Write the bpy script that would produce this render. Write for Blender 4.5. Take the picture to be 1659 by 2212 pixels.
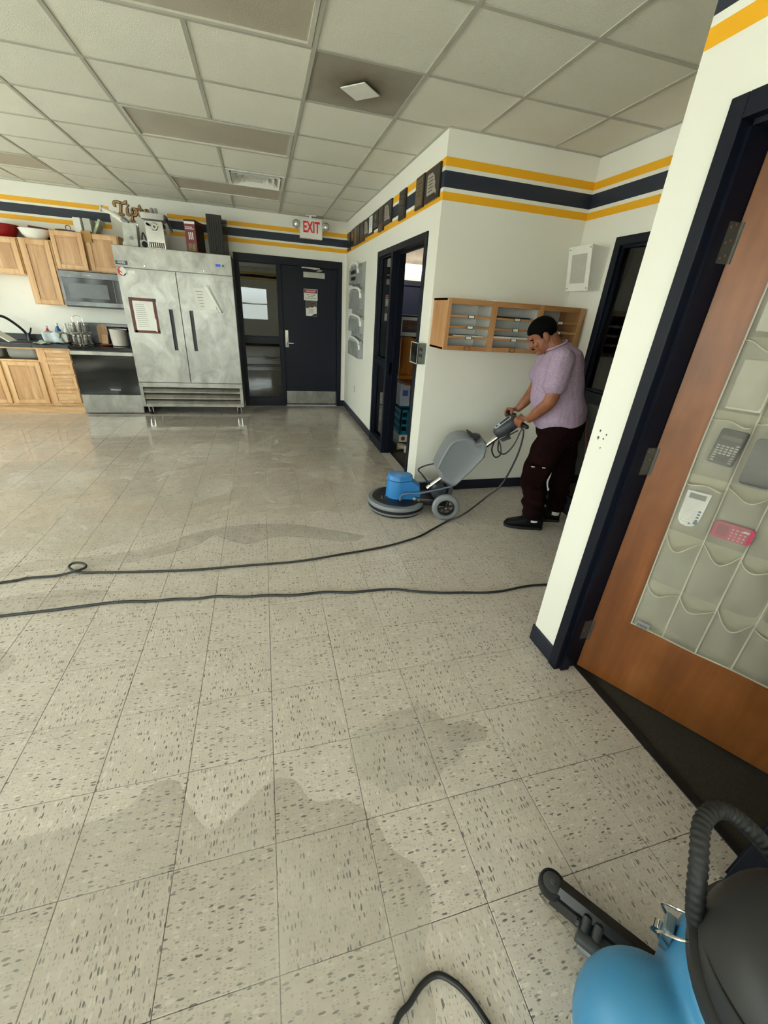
import bpy, bmesh, math, random
from mathutils import Matrix, Vector
random.seed(7)
for _o in list(bpy.data.objects): bpy.data.objects.remove(_o)
SC = bpy.context.scene
COL = SC.collection
PI = math.pi

# ------------------------------------------------------------ camera
FPX, YAW, PITCH, ROLL = 878.8, -0.2949, -0.4583, -0.0686
CAM = Vector((0.0611, -0.7546, 1.5787))
_rz = Matrix.Rotation(YAW, 3, 'Z'); _rx = Matrix.Rotation(PITCH, 3, 'X'); _ry = Matrix.Rotation(ROLL, 3, 'Y')
_R = _rz @ _rx @ _ry                        # columns: right, forward, up
cam_d = bpy.data.cameras.new('camera'); cam_o = bpy.data.objects.new('camera', cam_d); COL.objects.link(cam_o)
cam_d.sensor_fit = 'VERTICAL'; cam_d.sensor_height = 24.0; cam_d.sensor_width = 18.0
cam_d.lens = FPX * 24.0 / 2212.0; cam_d.clip_start = 0.02; cam_d.clip_end = 200
_M = Matrix.Identity(4)
for _r in range(3):
    _M[_r][0] = _R[_r][0]; _M[_r][1] = _R[_r][2]; _M[_r][2] = -_R[_r][1]; _M[_r][3] = CAM[_r]
cam_o.matrix_world = _M
SC.camera = cam_o

# ------------------------------------------------------------ room numbers
XW, YB, YM, XR, H = 1.395, 6.571, 2.710, 2.662, 2.740
XL, YR = -4.9, -4.5
WT = 0.12
TILE = 0.3048
CX0, CY0, CS = 0.4024, 2.1339, 0.6096

# ------------------------------------------------------------ world and exposure
W = bpy.data.worlds.new('world'); SC.world = W; W.use_nodes = True
_bg = W.node_tree.nodes['Background']; _bg.inputs[1].default_value = 10.0          # hazy bright sky over sunlit paving
_tc = W.node_tree.nodes.new('ShaderNodeTexCoord'); _sp = W.node_tree.nodes.new('ShaderNodeSeparateXYZ'); _rp = W.node_tree.nodes.new('ShaderNodeValToRGB')
W.node_tree.links.new(_tc.outputs['Generated'], _sp.inputs[0]); W.node_tree.links.new(_sp.outputs[2], _rp.inputs[0]); W.node_tree.links.new(_rp.outputs[0], _bg.inputs[0])
_rp.color_ramp.elements[0].position = .0; _rp.color_ramp.elements[0].color = (.80, .77, .74, 1)
_rp.color_ramp.elements[1].position = .02; _rp.color_ramp.elements[1].color = (1.0, .975, .975, 1)
SC.view_settings.view_transform = 'Standard'; SC.view_settings.look = 'None'
SC.view_settings.gamma = 1.0; SC.view_settings.use_curve_mapping = False
SC.view_settings.exposure = 1.58
SC.cycles.use_denoising = True
SC.cycles.max_bounces = 8; SC.cycles.diffuse_bounces = 5; SC.cycles.glossy_bounces = 4; SC.cycles.adaptive_threshold = 0.025
SC.cycles.transmission_bounces = 6; SC.cycles.transparent_max_bounces = 10
SC.cycles.caustics_reflective = False; SC.cycles.caustics_refractive = False
SC.cycles.sample_clamp_indirect = 6.0
# openings for daylight: (x0,x1,z0,z1) in the rear wall, (y0,y1,z0,z1) in the side wall
REAR_WIN = [(-4.6, -3.1, .93, 2.1), (-2.9, -1.4, .93, 2.1), (-1.14, .36, .93, 2.1)]
LEFT_WIN = [(-4.2, -2.7, .93, 2.2), (-2.3, -.8, .93, 2.2), (.3, 1.8, .93, 2.2), (2.2, 3.7, .93, 2.2), (4.0, 5.5, .93, 2.2)]
_sl = bpy.data.lights.new('sun_offscreen', 'SUN'); _sl.energy = 30.0; _sl.angle = .02; _sl.color = (1.0, .95, .85)
_so = bpy.data.objects.new('sun_offscreen', _sl); COL.objects.link(_so); _so.location = (-12, -2, 14)
_so.rotation_euler = Vector((.52, .08, -.85)).to_track_quat('-Z', 'Y').to_euler()      # high sun, slanting in through the side windows
def portal(name, loc, rot, sx, sy):
    l = bpy.data.lights.new(name, 'AREA'); l.shape = 'RECTANGLE'; l.size = sx; l.size_y = sy
    l.cycles.is_portal = True
    o = bpy.data.objects.new(name, l); COL.objects.link(o); o.location = loc; o.rotation_euler = rot
for (a, b, c, d) in REAR_WIN: portal('window_rear_offscreen', ((a+b)/2, YR-WT-.01, (c+d)/2), (PI/2, 0, PI), b-a, d-c)
for (a, b, c, d) in LEFT_WIN: portal('window_left_offscreen', (XL-WT-.01, (a+b)/2, (c+d)/2), (PI/2, 0, PI/2), b-a, d-c)

# ------------------------------------------------------------ material helpers
def lin(c):
    if isinstance(c, str):
        c = c.lstrip('#'); c = [int(c[i:i+2], 16) / 255 for i in (0, 2, 4)]
    return tuple((x / 12.92 if x <= .04045 else ((x + .055) / 1.055) ** 2.4) for x in c) + (1,)
class NT:
    def __init__(s, name):
        s.m = bpy.data.materials.new(name); s.m.use_nodes = True; s.t = s.m.node_tree; s.n = s.t.nodes
        s.b = s.n['Principled BSDF']; s.out = s.n['Material Output']
    def node(s, typ, **kw):
        n = s.n.new(typ)
        for k, v in kw.items(): setattr(n, k, v)
        return n
    def link(s, a, b): s.t.links.new(a, b)
    def coords(s, kind='Object', scale=(1, 1, 1)):
        tc = s.node('ShaderNodeTexCoord'); mp = s.node('ShaderNodeMapping'); mp.inputs['Scale'].default_value = scale
        s.link(tc.outputs[kind], mp.inputs[0]); return mp.outputs[0]
    def noise(s, vec, scale=5, detail=3, rough=.5, dist=0):
        n = s.node('ShaderNodeTexNoise'); n.inputs['Scale'].default_value = scale; n.inputs['Detail'].default_value = detail
        n.inputs['Roughness'].default_value = rough; n.inputs['Distortion'].default_value = dist
        s.link(vec, n.inputs['Vector']); return n.outputs['Fac']
    def ramp(s, fac, *stops):
        r = s.node('ShaderNodeValToRGB'); e = r.color_ramp.elements
        while len(e) < len(stops): e.new(.5)
        for k, (p, c) in enumerate(stops):
            e[k].position = p; e[k].color = c if not isinstance(c, (int, float)) else (c, c, c, 1)
        s.link(fac, r.inputs[0]); return r.outputs[0]
    def mix(s, fac, a, b):
        m = s.node('ShaderNodeMix', data_type='RGBA')
        for v, i in ((fac, 0), (a, 6), (b, 7)):
            if hasattr(v, 'is_output'): s.link(v, m.inputs[i])
            else: m.inputs[i].default_value = v
        return m.outputs[2]
    def math(s, op, a, b=None, c=None):
        m = s.node('ShaderNodeMath', operation=op)
        for k, v in enumerate((a, b, c)):
            if v is None: continue
            if hasattr(v, 'is_output'): s.link(v, m.inputs[k])
            else: m.inputs[k].default_value = v
        return m.outputs[0]
    def bump(s, h, strength=.2, dist=.01):
        b = s.node('ShaderNodeBump'); b.inputs['Strength'].default_value = strength; b.inputs['Distance'].default_value = dist
        s.link(h, b.inputs['Height']); s.link(b.outputs[0], s.b.inputs['Normal'])
    def col(s, v):
        if hasattr(v, 'is_output'): s.link(v, s.b.inputs['Base Color'])
        else: s.b.inputs['Base Color'].default_value = v
MATS = {}
def mat(name, col, rough=.5, metal=0, var=.12, vs=8, bump=0, bs=60, spec=.5, coat=0, trans=0, emit=0, alpha=1, aniso=(1, 1, 1), sheen=0):
    """plain surface with a slight procedural unevenness of colour and relief"""
    if name in MATS: return MATS[name]
    t = NT(name); c = lin(col); v = t.coords('Object', aniso)
    n = t.noise(v, vs, 4)
    d = tuple(x * (1 - var) for x in c[:3]) + (1,); l = tuple(min(1, x * (1 + var)) for x in c[:3]) + (1,)
    t.col(t.ramp(n, (.3, d), (.7, l)))
    t.b.inputs['Roughness'].default_value = rough; t.b.inputs['Metallic'].default_value = metal
    t.b.inputs['Specular IOR Level'].default_value = spec
    t.b.inputs['Coat Weight'].default_value = coat; t.b.inputs['Coat Roughness'].default_value = .1
    t.b.inputs['Transmission Weight'].default_value = trans; t.b.inputs['Alpha'].default_value = alpha
    t.b.inputs['Sheen Weight'].default_value = sheen
    if emit: t.b.inputs['Emission Color'].default_value = c; t.b.inputs['Emission Strength'].default_value = emit
    if bump: t.bump(t.noise(v, bs, 3), bump, .004)
    MATS[name] = t.m; return t.m
def schlick(t, f0):
    """reflectance of a thin sheet, the same from either side"""
    lw = t.node('ShaderNodeLayerWeight'); lw.inputs['Blend'].default_value = .5
    return t.math('MULTIPLY_ADD', t.math('POWER', lw.outputs['Facing'], 5.0), 1-f0, f0)
def glass(name, tint='#cfd6d4', rough=.02, refl=1.0, dens=.2, ior=1.5):
    """thin pane: see-through with a Fresnel reflection and a slight tint"""
    t = NT(name); t.n.remove(t.b)
    fr = schlick(t, .04)
    tr = t.node('ShaderNodeBsdfTransparent'); c = lin(tint); k = 1 - dens
    tr.inputs[0].default_value = (c[0]*k, c[1]*k, c[2]*k, 1)
    gl = t.node('ShaderNodeBsdfGlossy'); gl.inputs['Roughness'].default_value = rough
    mx = t.node('ShaderNodeMixShader')
    f = t.math('MINIMUM', t.math('MULTIPLY', fr, refl), 1.0)
    n = t.noise(t.coords('Object'), 3, 2)
    bp = t.node('ShaderNodeBump'); bp.inputs['Strength'].default_value = .02; bp.inputs['Distance'].default_value = .01
    t.link(n, bp.inputs['Height']); t.link(bp.outputs[0], gl.inputs['Normal'])
    t.link(f, mx.inputs[0]); t.link(tr.outputs[0], mx.inputs[1]); t.link(gl.outputs[0], mx.inputs[2])
    t.link(mx.outputs[0], t.out.inputs[0]); MATS[name] = t.m; return t.m

# ------------------------------------------------------------ mesh helpers
class MB:
    def __init__(s): s.v = []; s.f = []; s.fm = []; s.cur = 0; s.M = None
    def use(s, i): s.cur = i; return s
    def add(s, vs, fs):
        o = len(s.v)
        s.v += [tuple(s.M @ Vector(p)) if s.M else tuple(p) for p in vs]
        s.f += [tuple(i + o for i in f) for f in fs]; s.fm += [s.cur] * len(fs); return s
    def box(s, x0, x1, y0, y1, z0, z1, b=0):
        if x0 > x1: x0, x1 = x1, x0
        if y0 > y1: y0, y1 = y1, y0
        if z0 > z1: z0, z1 = z1, z0
        b = min(b, (x1-x0)*.45, (y1-y0)*.45, (z1-z0)*.45)
        if b <= 0:
            v = [(x, y, z) for z in (z0, z1) for y in (y0, y1) for x in (x0, x1)]
            return s.add(v, [(0, 2, 3, 1), (4, 5, 7, 6), (0, 1, 5, 4), (2, 6, 7, 3), (0, 4, 6, 2), (1, 3, 7, 5)])
        bm = bmesh.new(); bmesh.ops.create_cube(bm, size=1)
        for v in bm.verts: v.co = ((x0+x1)/2 + v.co.x*(x1-x0), (y0+y1)/2 + v.co.y*(y1-y0), (z0+z1)/2 + v.co.z*(z1-z0))
        bmesh.ops.bevel(bm, geom=bm.edges[:], offset=b, segments=2, profile=.5, affect='EDGES')
        bm.verts.index_update()
        s.add([v.co[:] for v in bm.verts], [[v.index for v in f.verts] for f in bm.faces]); bm.free(); return s
    def prism(s, poly, axis, a, b):
        """poly: 2-D outline in the two other axes (in order), extruded along axis from a to b"""
        n = len(poly)
        def P(u, w, t): return {'x': (t, u, w), 'y': (u, t, w), 'z': (u, w, t)}[axis]
        v = [P(u, w, a) for u, w in poly] + [P(u, w, b) for u, w in poly]
        f = [tuple(range(n - 1, -1, -1)), tuple(range(n, 2*n))] + [(i, (i+1) % n, n + (i+1) % n, n + i) for i in range(n)]
        return s.add(v, f)
    def tube(s, path, r, seg=8, caps=True, flat=1.0):
        P = [Vector(p) for p in path]; n = len(P)
        R = r if isinstance(r, (list, tuple)) else [r] * n
        T = []
        for i in range(n):
            a = P[max(0, i-1)]; b = P[min(n-1, i+1)]; d = (b - a); T.append(d.normalized() if d.length > 1e-9 else Vector((0, 0, 1)))
        u = T[0].orthogonal().normalized()
        vs = []
        for i in range(n):
            u = (u - T[i] * u.dot(T[i]));  u = u.normalized() if u.length > 1e-6 else T[i].orthogonal().normalized()
            w = T[i].cross(u)
            for k in range(seg):
                a = 2*PI*k/seg; vs.append(P[i] + (u*math.cos(a) + w*math.sin(a)*flat) * R[i])
        fs = [(i*seg + k, i*seg + (k+1) % seg, (i+1)*seg + (k+1) % seg, (i+1)*seg + k) for i in range(n-1) for k in range(seg)]
        if caps: fs += [tuple(range(seg-1, -1, -1)), tuple(range((n-1)*seg, n*seg))]
        return s.add(vs, fs)
    def lathe(s, prof, c=(0, 0, 0), seg=24, axis='z', sx=1, sy=1):
        """prof: list of (radius, height)"""
        vs = []; n = len(prof)
        for r, h in prof:
            for k in range(seg):
                a = 2*PI*k/seg; x, y = r*math.cos(a)*sx, r*math.sin(a)*sy
                p = {'z': (x, y, h), 'y': (x, h, y), 'x': (h, x, y)}[axis]
                vs.append((c[0]+p[0], c[1]+p[1], c[2]+p[2]))
        fs = [(i*seg+k, i*seg+(k+1) % seg, (i+1)*seg+(k+1) % seg, (i+1)*seg+k) for i in range(n-1) for k in range(seg)]
        closed = prof[0] == prof[-1]
        if prof[0][0] > 1e-6 and not closed: fs.append(tuple(range(seg-1, -1, -1)))
        if prof[-1][0] > 1e-6 and not closed: fs.append(tuple(range((n-1)*seg, n*seg)))
        return s.add(vs, fs)
    def ell(s, c, r, seg=16, rings=10):
        rx, ry, rz = (r, r, r) if not hasattr(r, '__len__') else r
        vs = [(c[0], c[1], c[2]+rz)]
        for i in range(1, rings):
            t = PI*i/rings
            for k in range(seg):
                a = 2*PI*k/seg; vs.append((c[0]+rx*math.sin(t)*math.cos(a), c[1]+ry*math.sin(t)*math.sin(a), c[2]+rz*math.cos(t)))
        vs.append((c[0], c[1], c[2]-rz)); L = len(vs)-1
        fs = [(0, 1+k, 1+(k+1) % seg) for k in range(seg)]
        for i in range(rings-2):
            a = 1+i*seg; fs += [(a+k, a+seg+k, a+seg+(k+1) % seg, a+(k+1) % seg) for k in range(seg)]
        a = 1+(rings-2)*seg; fs += [(a+k, L, a+(k+1) % seg) for k in range(seg)]
        return s.add(vs, fs)
    def loft(s, rings, cap=True):
        n = len(rings[0]); vs = [p for r in rings for p in r]
        fs = [(i*n+k, i*n+(k+1) % n, (i+1)*n+(k+1) % n, (i+1)*n+k) for i in range(len(rings)-1) for k in range(n)]
        if cap: fs += [tuple(range(n-1, -1, -1)), tuple(range((len(rings)-1)*n, len(rings)*n))]
        return s.add(vs, fs)
    def grid(s, fn, nu, nv):
        """sheet of points fn(u, v), u and v in 0..1"""
        vs = [fn(i/nu, j/nv) for j in range(nv+1) for i in range(nu+1)]; w = nu+1
        return s.add(vs, [(j*w+i, j*w+i+1, (j+1)*w+i+1, (j+1)*w+i) for j in range(nv) for i in range(nu)])
def rrect(w, h, r, n=4, cx=0, cy=0):
    """rounded rectangle outline"""
    out = []
    for (sx, sy, a0) in ((1, 1, 0), (-1, 1, 90), (-1, -1, 180), (1, -1, 270)):
        for k in range(n+1):
            a = math.radians(a0 + 90*k/n); out.append((cx + sx*(w/2-r) + r*math.cos(a), cy + sy*(h/2-r) + r*math.sin(a)))
    return out
def smooth_path(pts, n=8):
    """Catmull-Rom through the points"""
    P = [Vector(p) for p in pts]; out = []
    for i in range(len(P)-1):
        a, b, c, d = P[max(0, i-1)], P[i], P[i+1], P[min(len(P)-1, i+2)]
        for k in range(n):
            t = k/n; out.append(.5*((2*b) + (c-a)*t + (2*a-5*b+4*c-d)*t*t + (3*b-a-3*c+d)*t**3))
    return out + [P[-1]]

WM = {}                                                # world matrix of every object built
def thing(name, label, cat, loc=(0, 0, 0), rotz=0, group=None, rot=None):
    o = bpy.data.objects.new(name, None); COL.objects.link(o); o.empty_display_size = .05
    o.location = loc; o.rotation_euler = rot if rot else (0, 0, rotz)
    WM[o] = Matrix.Translation(loc) @ (Matrix.Rotation(rotz, 4, 'Z') if not rot else __import__('mathutils').Euler(rot).to_matrix().to_4x4())
    o['label'] = label; o['category'] = cat
    if group: o['group'] = group
    return o
def mesh(name, mb, smooth=False, auto=None):
    me = bpy.data.meshes.new(name); me.from_pydata(mb.v, [], mb.f); me.update()
    bm = bmesh.new(); bm.from_mesh(me); bmesh.ops.recalc_face_normals(bm, faces=bm.faces[:]); bm.to_mesh(me); bm.free()
    if any(mb.fm): me.polygons.foreach_set('material_index', mb.fm)
    if smooth:
        me.polygons.foreach_set('use_smooth', [True]*len(me.polygons))
        if auto is not None: me.set_sharp_from_angle(angle=math.radians(auto))
    return me
def part(name, mb, m, parent=None, local=False, smooth=False, auto=40, label=None, sub=0, kind=None):
    """one mesh object; verts are in world space unless local (then in the parent's space)"""
    if parent is not None and not local:
        inv = WM[parent].inverted(); mb.v = [tuple(inv @ Vector(p)) for p in mb.v]
    me = mesh(name, mb, smooth, auto)
    for x in (m if isinstance(m, (list, tuple)) else [m]): me.materials.append(x)
    o = bpy.data.objects.new(name, me); COL.objects.link(o)
    if parent is not None: o.parent = parent
    WM[o] = WM[parent].copy() if parent is not None else Matrix.Identity(4)
    if label: o['label'] = label
    if kind: o['kind'] = kind
    if sub: md = o.modifiers.new('smooth', 'SUBSURF'); md.levels = sub; md.render_levels = sub
    return o
def solo(name, mb, m, label, cat, group=None, **kw):
    """a thing that is one mesh: origin moved to its base"""
    xs = [p[0] for p in mb.v]; ys = [p[1] for p in mb.v]; zs = [p[2] for p in mb.v]
    c = Vector(((min(xs)+max(xs))/2, (min(ys)+max(ys))/2, min(zs)))
    mb.v = [tuple(Vector(p)-c) for p in mb.v]
    o = part(name, mb, m, None, **kw); o.location = c; WM[o] = Matrix.Translation(c)
    o['label'] = label; o['category'] = cat
    if group: o['group'] = group
    return o
def struct(name, mb, m, parent=None, **kw):
    o = part(name, mb, m, parent, **kw)
    if parent is None: o['kind'] = 'structure'
    return o
def dup(root, loc, rotz=None, label=None, group=None):
    r = root.copy(); COL.objects.link(r); r.location = loc
    if rotz is not None: r.rotation_euler = (0, 0, rotz)
    if label: r['label'] = label
    if group: r['group'] = group
    for ch in list(root.children):
        c = ch.copy(); COL.objects.link(c); c.parent = r
        for g in list(ch.children):
            d = g.copy(); COL.objects.link(d); d.parent = c
    WM[r] = Matrix.Translation(loc)
    return r
def text_mb(body, size, org, ux, uz, depth=.0008, shear=0, space=1.0, align='CENTER', bold=0, squash=1.0):
    """lettering as thin raised mesh: org = anchor, ux = reading direction, uz = up direction"""
    cu = bpy.data.curves.new('lettering', 'FONT'); cu.body = body; cu.size = size; cu.shear = shear; cu.space_character = space
    cu.align_x = align; cu.align_y = 'CENTER'; cu.extrude = depth/2; cu.offset = bold; cu.resolution_u = 3
    o = bpy.data.objects.new('lettering', cu); COL.objects.link(o)
    dg = bpy.context.evaluated_depsgraph_get(); me = bpy.data.meshes.new_from_object(o.evaluated_get(dg))
    ux, uz = Vector(ux).normalized(), Vector(uz).normalized(); un = ux.cross(uz); org = Vector(org)
    mb = MB(); mb.v = [tuple(org + ux*v.co.x*squash + uz*v.co.y + un*v.co.z) for v in me.vertices]
    mb.f = [tuple(p.vertices) for p in me.polygons]; mb.fm = [0]*len(mb.f)
    bpy.data.objects.remove(o); bpy.data.meshes.remove(me); return mb
# ------------------------------------------------------------ shared materials
def wall_mat(name, stripes=True, gap=None, tint='#eceae0'):
    t = NT(name); v = t.coords('Object'); n = t.noise(v, 1.3, 3)
    c = lin(tint); base = t.ramp(n, (.3, tuple(x*.965 for x in c[:3])+(1,)), (.7, c))
    if stripes:
        sp = t.node('ShaderNodeSeparateXYZ'); t.link(v, sp.inputs[0]); z = sp.outputs[2]
        def band(a, b):
            return t.math('MULTIPLY', t.math('GREATER_THAN', z, a), t.math('LESS_THAN', z, b))
        o = t.math('ADD', band(2.335, 2.386), band(2.533, 2.585)); nv = band(2.411, 2.508)
        if gap:
            g = t.math('MULTIPLY', t.math('GREATER_THAN', sp.outputs[0], gap[0]), t.math('LESS_THAN', sp.outputs[0], gap[1]))
            k = t.math('SUBTRACT', 1.0, g); o = t.math('MULTIPLY', o, k); nv = t.math('MULTIPLY', nv, k)
        base = t.mix(o, base, lin('#efae10')); base = t.mix(nv, base, lin('#1f2636'))
    t.col(base); t.b.inputs['Roughness'].default_value = .55
    t.bump(t.noise(v, 240, 2), .12, .002); MATS[name] = t.m; return t.m
def wood_mat(name, c1, c2, c3, axis=2, scale=1.0, boards=0, rough=.42, dark=.5, blotch=0):
    """long grain along axis, optional board-to-board change"""
    t = NT(name); sc = [9*scale]*3; sc[axis] = .8*scale; v = t.coords('Object', sc)
    n1 = t.noise(v, 1.6, 4, .6, .6); n2 = t.noise(v, 9, 4, .6)
    col = t.ramp(n1, (.28, lin(c1)), (.5, lin(c2)), (.75, lin(c3)))
    if boards:
        tc = t.node('ShaderNodeTexCoord'); sp = t.node('ShaderNodeSeparateXYZ'); t.link(tc.outputs['Object'], sp.inputs[0])
        a = t.math('FLOOR', t.math('MULTIPLY', sp.outputs[0 if axis == 2 else 2], boards))
        oi = t.node('ShaderNodeObjectInfo'); wn = t.node('ShaderNodeTexWhiteNoise', noise_dimensions='2D')
        cb = t.node('ShaderNodeCombineXYZ'); t.link(a, cb.inputs[0]); t.link(t.math('MULTIPLY', oi.outputs['Random'], 37.0), cb.inputs[1]); t.link(cb.outputs[0], wn.inputs['Vector'])
        col = t.mix(t.ramp(wn.outputs['Value'], (0, .5), (1, 0.0)), col, lin(c1))
    col = t.mix(t.ramp(n2, (.42, dark*.5), (.6, 0.0)), col, lin(c1))
    if blotch:
        n3 = t.noise(t.coords('Object'), 3.2, 3, .6); col = t.mix(t.ramp(n3, (.35, 0.0), (.75, blotch)), col, lin(c1))
    t.col(col); t.b.inputs['Roughness'].default_value = rough; t.bump(n2, .08, .002); MATS[name] = t.m; return t.m
def steel_mat(name, c='#a09e98', rough=.3, smudge=.5, axis=2):
    t = NT(name); sc = [60, 60, 60]; sc[axis] = 1.2; v = t.coords('Object', sc); g = t.noise(v, 2, 3)
    s = t.noise(t.coords('Object', (3, 3, 2.2)), 1.6, 5, .65, .8)
    t.col(t.ramp(s, (.28, tuple(x*.55 for x in lin(c)[:3])+(1,)), (.72, lin(c))))
    t.b.inputs['Metallic'].default_value = 1
    t.link(t.ramp(s, (.3, rough+.18*smudge), (.75, rough)), t.b.inputs['Roughness'])
    t.bump(g, .05, .001); MATS[name] = t.m; return t.m
M = {}
M['wall'] = wall_mat('painted_wall'); M['wall_back'] = wall_mat('painted_wall_back', gap=(-1.79, -1.09))
M['wall_plain'] = wall_mat('painted_wall_plain', stripes=False); M['wall_dim'] = M['wall_plain']
M['navy'] = mat('navy_enamel', '#0b101e', .42, spec=.25, var=.1, vs=14, bump=.05, bs=90)
M['navy_dark'] = mat('navy_paint', '#161c30', .4, var=.1)
M['base'] = mat('navy_vinyl_base', '#12182a', .35, var=.15)
M['black'] = mat('black_plastic', '#17171a', .4, var=.15)
M['dgrey'] = mat('dark_grey_plastic', '#3d3f41', .45)
M['grey'] = mat('grey_plastic', '#85888a', .4)
M['white'] = mat('white_enamel', '#e9e8e1', .4, var=.04)
M['wplastic'] = mat('white_plastic', '#e2e1da', .45, var=.05)
M['paper'] = mat('white_paper', '#e6e6e0', .8, var=.06, vs=3)
M['rubber'] = mat('black_rubber', '#141415', .65, var=.2)
M['steel'] = steel_mat('brushed_steel'); M['steel_dull'] = steel_mat('dull_steel', '#9b9a94', .4)
M['chrome'] = mat('chrome', '#d8d8d6', .12, 1, var=.03)
M['brass'] = mat('grey_steel_hinge', '#5f625e', .45, .5)
M['dark'] = mat('flat_black', '#15151a', .8)
M['ink'] = mat('black_ink', '#1a1a1c', .7); M['red'] = mat('red_print', '#c5242b', .5)

# ------------------------------------------------------------ floor
def vct_mat():
    t = NT('speckled_vinyl_tile')
    tc = t.node('ShaderNodeTexCoord'); oi = t.node('ShaderNodeObjectInfo')
    off = t.node('ShaderNodeVectorMath', operation='SCALE'); off.inputs[0].default_value = (31, 17, 5); t.link(oi.outputs['Random'], off.inputs['Scale'])
    ad = t.node('ShaderNodeVectorMath', operation='ADD'); t.link(tc.outputs['Object'], ad.inputs[0]); t.link(off.outputs[0], ad.inputs[1])
    def chips(sx, sy, thr, keep):
        mp = t.node('ShaderNodeMapping'); mp.inputs['Scale'].default_value = (sx, sy, 1); t.link(ad.outputs[0], mp.inputs[0])
        nz = t.node('ShaderNodeTexNoise'); nz.inputs['Scale'].default_value = .9; t.link(mp.outputs[0], nz.inputs['Vector'])
        w = t.node('ShaderNodeVectorMath', operation='SCALE'); w.inputs['Scale'].default_value = .6; t.link(nz.outputs['Color'], w.inputs[0])
        w2 = t.node('ShaderNodeVectorMath', operation='ADD'); t.link(mp.outputs[0], w2.inputs[0]); t.link(w.outputs[0], w2.inputs[1])
        vo = t.node('ShaderNodeTexVoronoi', voronoi_dimensions='2D'); vo.inputs['Scale'].default_value = 1; t.link(w2.outputs[0], vo.inputs['Vector'])
        sp = t.node('ShaderNodeSeparateColor'); t.link(vo.outputs['Color'], sp.inputs[0])
        lim = t.math('MULTIPLY_ADD', sp.outputs[1], thr*.9, thr*.45)
        return t.math('MULTIPLY', t.math('LESS_THAN', vo.outputs['Distance'], lim), t.math('LESS_THAN', sp.outputs[0], keep)), sp.outputs[2]
    a, ra = chips(36, 112, .25, .34); b, rb = chips(80, 230, .25, .42); c, rc = chips(30, 80, .26, .25)
    n = t.noise(ad.outputs[0], 7, 4, .6); n2 = t.noise(t.coords('Object', (14, 60, 1)), 1, 3)
    base = t.ramp(n, (.3, lin('#c1b7ad')), (.7, lin('#cfc5bc')))
    base = t.mix(t.ramp(n2, (.45, 0.0), (.7, .25)), base, lin('#ded8cb'))
    base = t.mix(t.math('MULTIPLY', c, .55), base, lin('#e0dbcf'))
    base = t.mix(t.math('MULTIPLY', b, .55), base, lin('#7d7a72'))
    base = t.mix(t.math('MULTIPLY', a, t.math('MULTIPLY_ADD', ra, .4, .5)), base, lin('#4a4a47'))
    t.col(base); t.b.inputs['Roughness'].default_value = .33; t.b.inputs['Specular IOR Level'].default_value = .42
    t.link(t.ramp(n, (.3, .36), (.7, .26)), t.b.inputs['Roughness'])
    t.bump(t.noise(ad.outputs[0], 60, 2), .05, .001); return t.m
M['vct'] = vct_mat(); M['grout'] = mat('dark_tile_joint', '#4c473e', .8)
fl = MB(); fl.box(XL-.1, 1.508, YR-.1, YB+.05, -.08, -.006); fl.box(1.508, XR+.05, .60, YM+.05, -.08, -.006)
floor = struct('floor', fl, M['grout'])
def to_px(P):
    d = _R.transposed() @ (Vector(P) - CAM)
    return (829.5 + FPX*d.x/d.y, 1106 - FPX*d.z/d.y) if d.y > .05 else None
cells = []
for i in range(int(math.floor(XL/TILE)), 10):
    for j in range(int(math.floor(YR/TILE)), 23):
        x0, x1, y0, y1 = i*TILE, (i+1)*TILE, j*TILE, (j+1)*TILE
        yc = (y0+y1)/2; xm = XR+.02 if .66 < yc < YM else 1.508
        x0, x1, y0, y1 = max(x0, XL), min(x1, xm), max(y0, YR), min(y1, YB+.01)
        if x1-x0 < .01 or y1-y0 < .01: continue
        q = [to_px(p) for p in ((x0, y0, 0), (x1, y0, 0), (x1, y1, 0), (x0, y1, 0))]
        area = 0
        if all(q):
            cx = sum(a[0] for a in q)/4; cy = sum(a[1] for a in q)/4
            if -80 < cx < 1740 and cy < 2290:
                area = abs(sum(q[k][0]*q[(k+1) % 4][1]-q[(k+1) % 4][0]*q[k][1] for k in range(4)))/2
                if yc < .66 and x0 > 1.3 and False: area = 0
        cells.append((area, i, j, x0, x1, y0, y1))
cells.sort(reverse=True)
def tile_mb(w, h, g=.0009, ch=.0012):
    a, b = w/2-g, h/2-g; m = MB()
    v = [(-a, -b, -.006), (a, -b, -.006), (a, b, -.006), (-a, b, -.006), (-a, -b, -ch), (a, -b, -ch), (a, b, -ch), (-a, b, -ch),
         (-a+ch, -b+ch, 0), (a-ch, -b+ch, 0), (a-ch, b-ch, 0), (-a+ch, b-ch, 0)]
    f = [(0, 1, 5, 4), (1, 2, 6, 5), (2, 3, 7, 6), (3, 0, 4, 7), (4, 5, 9, 8), (5, 6, 10, 9), (6, 7, 11, 10), (7, 4, 8, 11), (8, 9, 10, 11)]
    return m.add(v, f)
_full = mesh('floor_tile', tile_mb(TILE, TILE)); _full.materials.append(M['vct']); rest = MB()
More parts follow.
